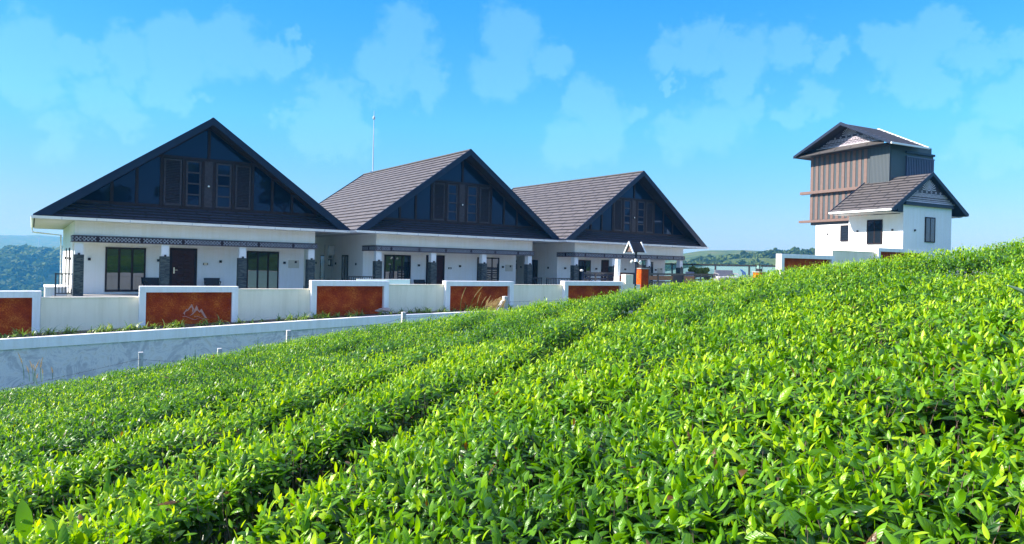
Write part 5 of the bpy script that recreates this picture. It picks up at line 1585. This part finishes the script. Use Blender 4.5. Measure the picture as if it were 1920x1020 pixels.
def sample_band(y0, y1, dens):
    A = 0
    yc = 0.5 * (y0 + y1)
    wmax = 1.9 * y1 + 6.6
    n = int((y1 - y0) * wmax * dens)
    X = rng.uniform(-wmax / 2, wmax / 2, n); Y = rng.uniform(y0, y1, n)
    k = (X < 0.86 * Y + 3.0) & (X > -0.86 * Y - 1.2) & (Y < crest(X) + 1.6)
    return X[k], Y[k]
VV, FF_, UU, TT = [], [], [], []
off = 0
twV = MB()
def push(v, f, uv, t):
    global off
    VV.append(v); FF_.append(f + off); UU.append(uv); TT.append(t); off += len(v)
def shoots(y0, y1, dens, nl, seg, size, lod):
    X, Y = sample_band(y0, y1, dens)
    Z = canopy(X, Y)
    f, hole = furrow(X, Y)
    e = 0.05
    gxn = (canopy(X + e, Y) - canopy(X - e, Y)) / (2 * e); gyn = (canopy(X, Y + e) - canopy(X, Y - e)) / (2 * e)
    n = len(X)
    top = Z + rng.normal(0, 0.030, n) + 0.03 * (rng.random(n) < 0.06)
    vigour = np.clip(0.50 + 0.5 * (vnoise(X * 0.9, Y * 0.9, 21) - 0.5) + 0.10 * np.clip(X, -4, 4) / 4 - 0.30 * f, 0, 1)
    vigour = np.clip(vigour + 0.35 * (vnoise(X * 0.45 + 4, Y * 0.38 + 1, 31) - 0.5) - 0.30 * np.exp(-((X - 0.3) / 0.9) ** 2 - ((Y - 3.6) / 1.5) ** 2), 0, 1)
    phase = rng.uniform(0, 2 * np.pi, n)
    lx, ly = rng.normal(0, 0.12, n) - 0.3 * gxn, rng.normal(0, 0.12, n) - 0.3 * gyn
    for j in range(nl):
        fr = j / max(1, nl - 1)                  # 0 top .. 1 bottom
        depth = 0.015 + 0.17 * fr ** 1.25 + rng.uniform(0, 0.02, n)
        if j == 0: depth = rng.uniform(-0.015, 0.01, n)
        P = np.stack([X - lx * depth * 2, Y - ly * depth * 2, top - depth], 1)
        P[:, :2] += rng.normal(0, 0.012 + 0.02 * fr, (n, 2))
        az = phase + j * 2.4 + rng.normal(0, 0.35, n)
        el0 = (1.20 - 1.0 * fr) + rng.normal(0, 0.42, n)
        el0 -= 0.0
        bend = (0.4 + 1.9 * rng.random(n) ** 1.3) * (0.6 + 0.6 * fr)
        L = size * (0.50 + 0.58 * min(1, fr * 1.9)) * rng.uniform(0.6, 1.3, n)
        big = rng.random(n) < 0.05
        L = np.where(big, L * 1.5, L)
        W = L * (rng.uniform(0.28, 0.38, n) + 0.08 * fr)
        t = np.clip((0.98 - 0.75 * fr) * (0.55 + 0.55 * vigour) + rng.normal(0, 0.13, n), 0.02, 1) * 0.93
        t = np.where(rng.random(n) < 0.004, 1.0, t)
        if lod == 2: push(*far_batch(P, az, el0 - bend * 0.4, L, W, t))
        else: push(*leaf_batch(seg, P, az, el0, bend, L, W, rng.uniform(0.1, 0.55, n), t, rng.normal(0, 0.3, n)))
    return X, Y, top
shoots(0.7, 3.0, 255, 8, 6, 0.104, 0)
shoots(3.0, 5.5, 240, 8, 5, 0.106, 0)
shoots(5.5, 9.0, 270, 6, 3, 0.098, 1)
shoots(9.0, 20.0, 260, 5, 2, 0.092, 2)
V = np.concatenate(VV); F = np.concatenate(FF_); U = np.concatenate(UU); T = np.concatenate(TT)
me = mesh_np('tea_bushes', V, F, T, M['tea'])
ul = me.uv_layers.new(name='UVMap')
ul.data.foreach_set('uv', U[F.ravel()].astype(np.float32).ravel())
me.polygons.foreach_set('use_smooth', np.ones(len(F), dtype=bool))
tea = bpy.data.objects.new('tea_bushes', me); col.objects.link(tea)
tag(tea, 'dense bright green tea bushes covering the whole slope in the foreground', 'tea bushes', kind='stuff')
# twigs under the canopy, near part
def twig_mesh():
    X, Y = sample_band(0.8, 6.5, 90)
    Z = canopy(X, Y); n = len(X)
    x2, y2 = X + rng.normal(0, 0.09, n), Y + rng.normal(0, 0.09, n)
    a = np.stack([X, Y, Z - 0.02], 1); b = np.stack([x2, y2, Z - 0.55], 1)
    w = rng.uniform(0.0015, 0.004, n)[:, None]
    o1, o2 = np.array([1, 0, 0]), np.array([-0.5, 0.86, 0]); o3 = np.array([-0.5, -0.86, 0])
    V = np.stack([a + o1 * w * .6, a + o2 * w * .6, a + o3 * w * .6, b + o1 * w * 1.6, b + o2 * w * 1.6, b + o3 * w * 1.6], 1).reshape(-1, 3)
    F = np.array([(0, 1, 4, 3), (1, 2, 5, 4), (2, 0, 3, 5)])
    F = (F[None] + (np.arange(n) * 6)[:, None, None]).reshape(-1, 4)
    return V, F, np.zeros(len(V))
V, F, T = twig_mesh()
o = bpy.data.objects.new('tea_twigs', mesh_np('tea_twigs', V, F, T, M['twig'])); col.objects.link(o)
tag(o, 'brown woody twigs showing in the gaps under the tea leaves', 'twigs', kind='stuff')

# weed in the gap near the right crest, stalks sticking out of the tea
q = Vector((6.55, 10.0, float(canopy(np.array(6.55), np.array(10.0)))))
o = ribbon_plants('dry_weed', M['weed'], [((6.70 + random.gauss(0, .10), 10.0 + random.gauss(0, .15), q.z + 0.05), 14, 0.42, 1.0, 0.004) for k in range(14)])
tag(o, 'brown dry weed tuft in the dark gap near the right crest of the tea', 'weed')
def stalk(px0, py0, px1, py1, Y, w, name, label, m, cat='stalk'):
    a, c = at(px0, py0, Y), at(px1, py1, Y)
    b = MB(); b.tube([a, a.lerp(c, .5) + Vector((0.01, 0, 0.01)), c], [w, w * .9, w * .3], 5)
    tag(b.build(name, m), label, cat)
stalk(1935, 560, 1889, 535, 4.4, 0.016, 'broad_stalk', 'thick pale green stalk poking in from the right edge above the tea', plain('pale_stalk', (0.30, 0.42, 0.24), 0.5, var=0.2))
stalk(480, 680, 484, 632, 14.5, 0.012, 'grass_stem', 'upright green grass stem rising from the tea left of the second post', M['strawm'] if False else plain('green_stem', (0.20, 0.30, 0.10), 0.6, var=0.2))
stalk(364, 690, 366, 655, 13.5, 0.010, 'weed_stem', 'leafy weed stem sticking up at the tea edge under the mountain emblem', plain('weed_green', (0.08, 0.20, 0.05), 0.6, var=0.2))

# ------------------------------------------------------------------ haze
b = MB(); b.box(-4000, 4000, -1000, 4100, -95, 75)
m = bpy.data.materials.new('haze_air'); m.use_nodes = True
n, l = m.node_tree.nodes, m.node_tree.links
n.clear()
ou = n.new('ShaderNodeOutputMaterial'); pv = n.new('ShaderNodeVolumePrincipled')
pv.inputs['Color'].default_value = (0.063, 0.375, 0.775, 1)
pv.inputs['Absorption Color'].default_value = (0.58, 0.44, 0.012, 1)
pv.inputs['Density'].default_value = 0.0005
pv.inputs['Anisotropy'].default_value = 0.1
l.new(pv.outputs[0], ou.inputs['Volume'])
hz = b.build('haze', m); tag(hz, 'thin bluish haze lying over the whole valley', 'haze', kind='stuff')
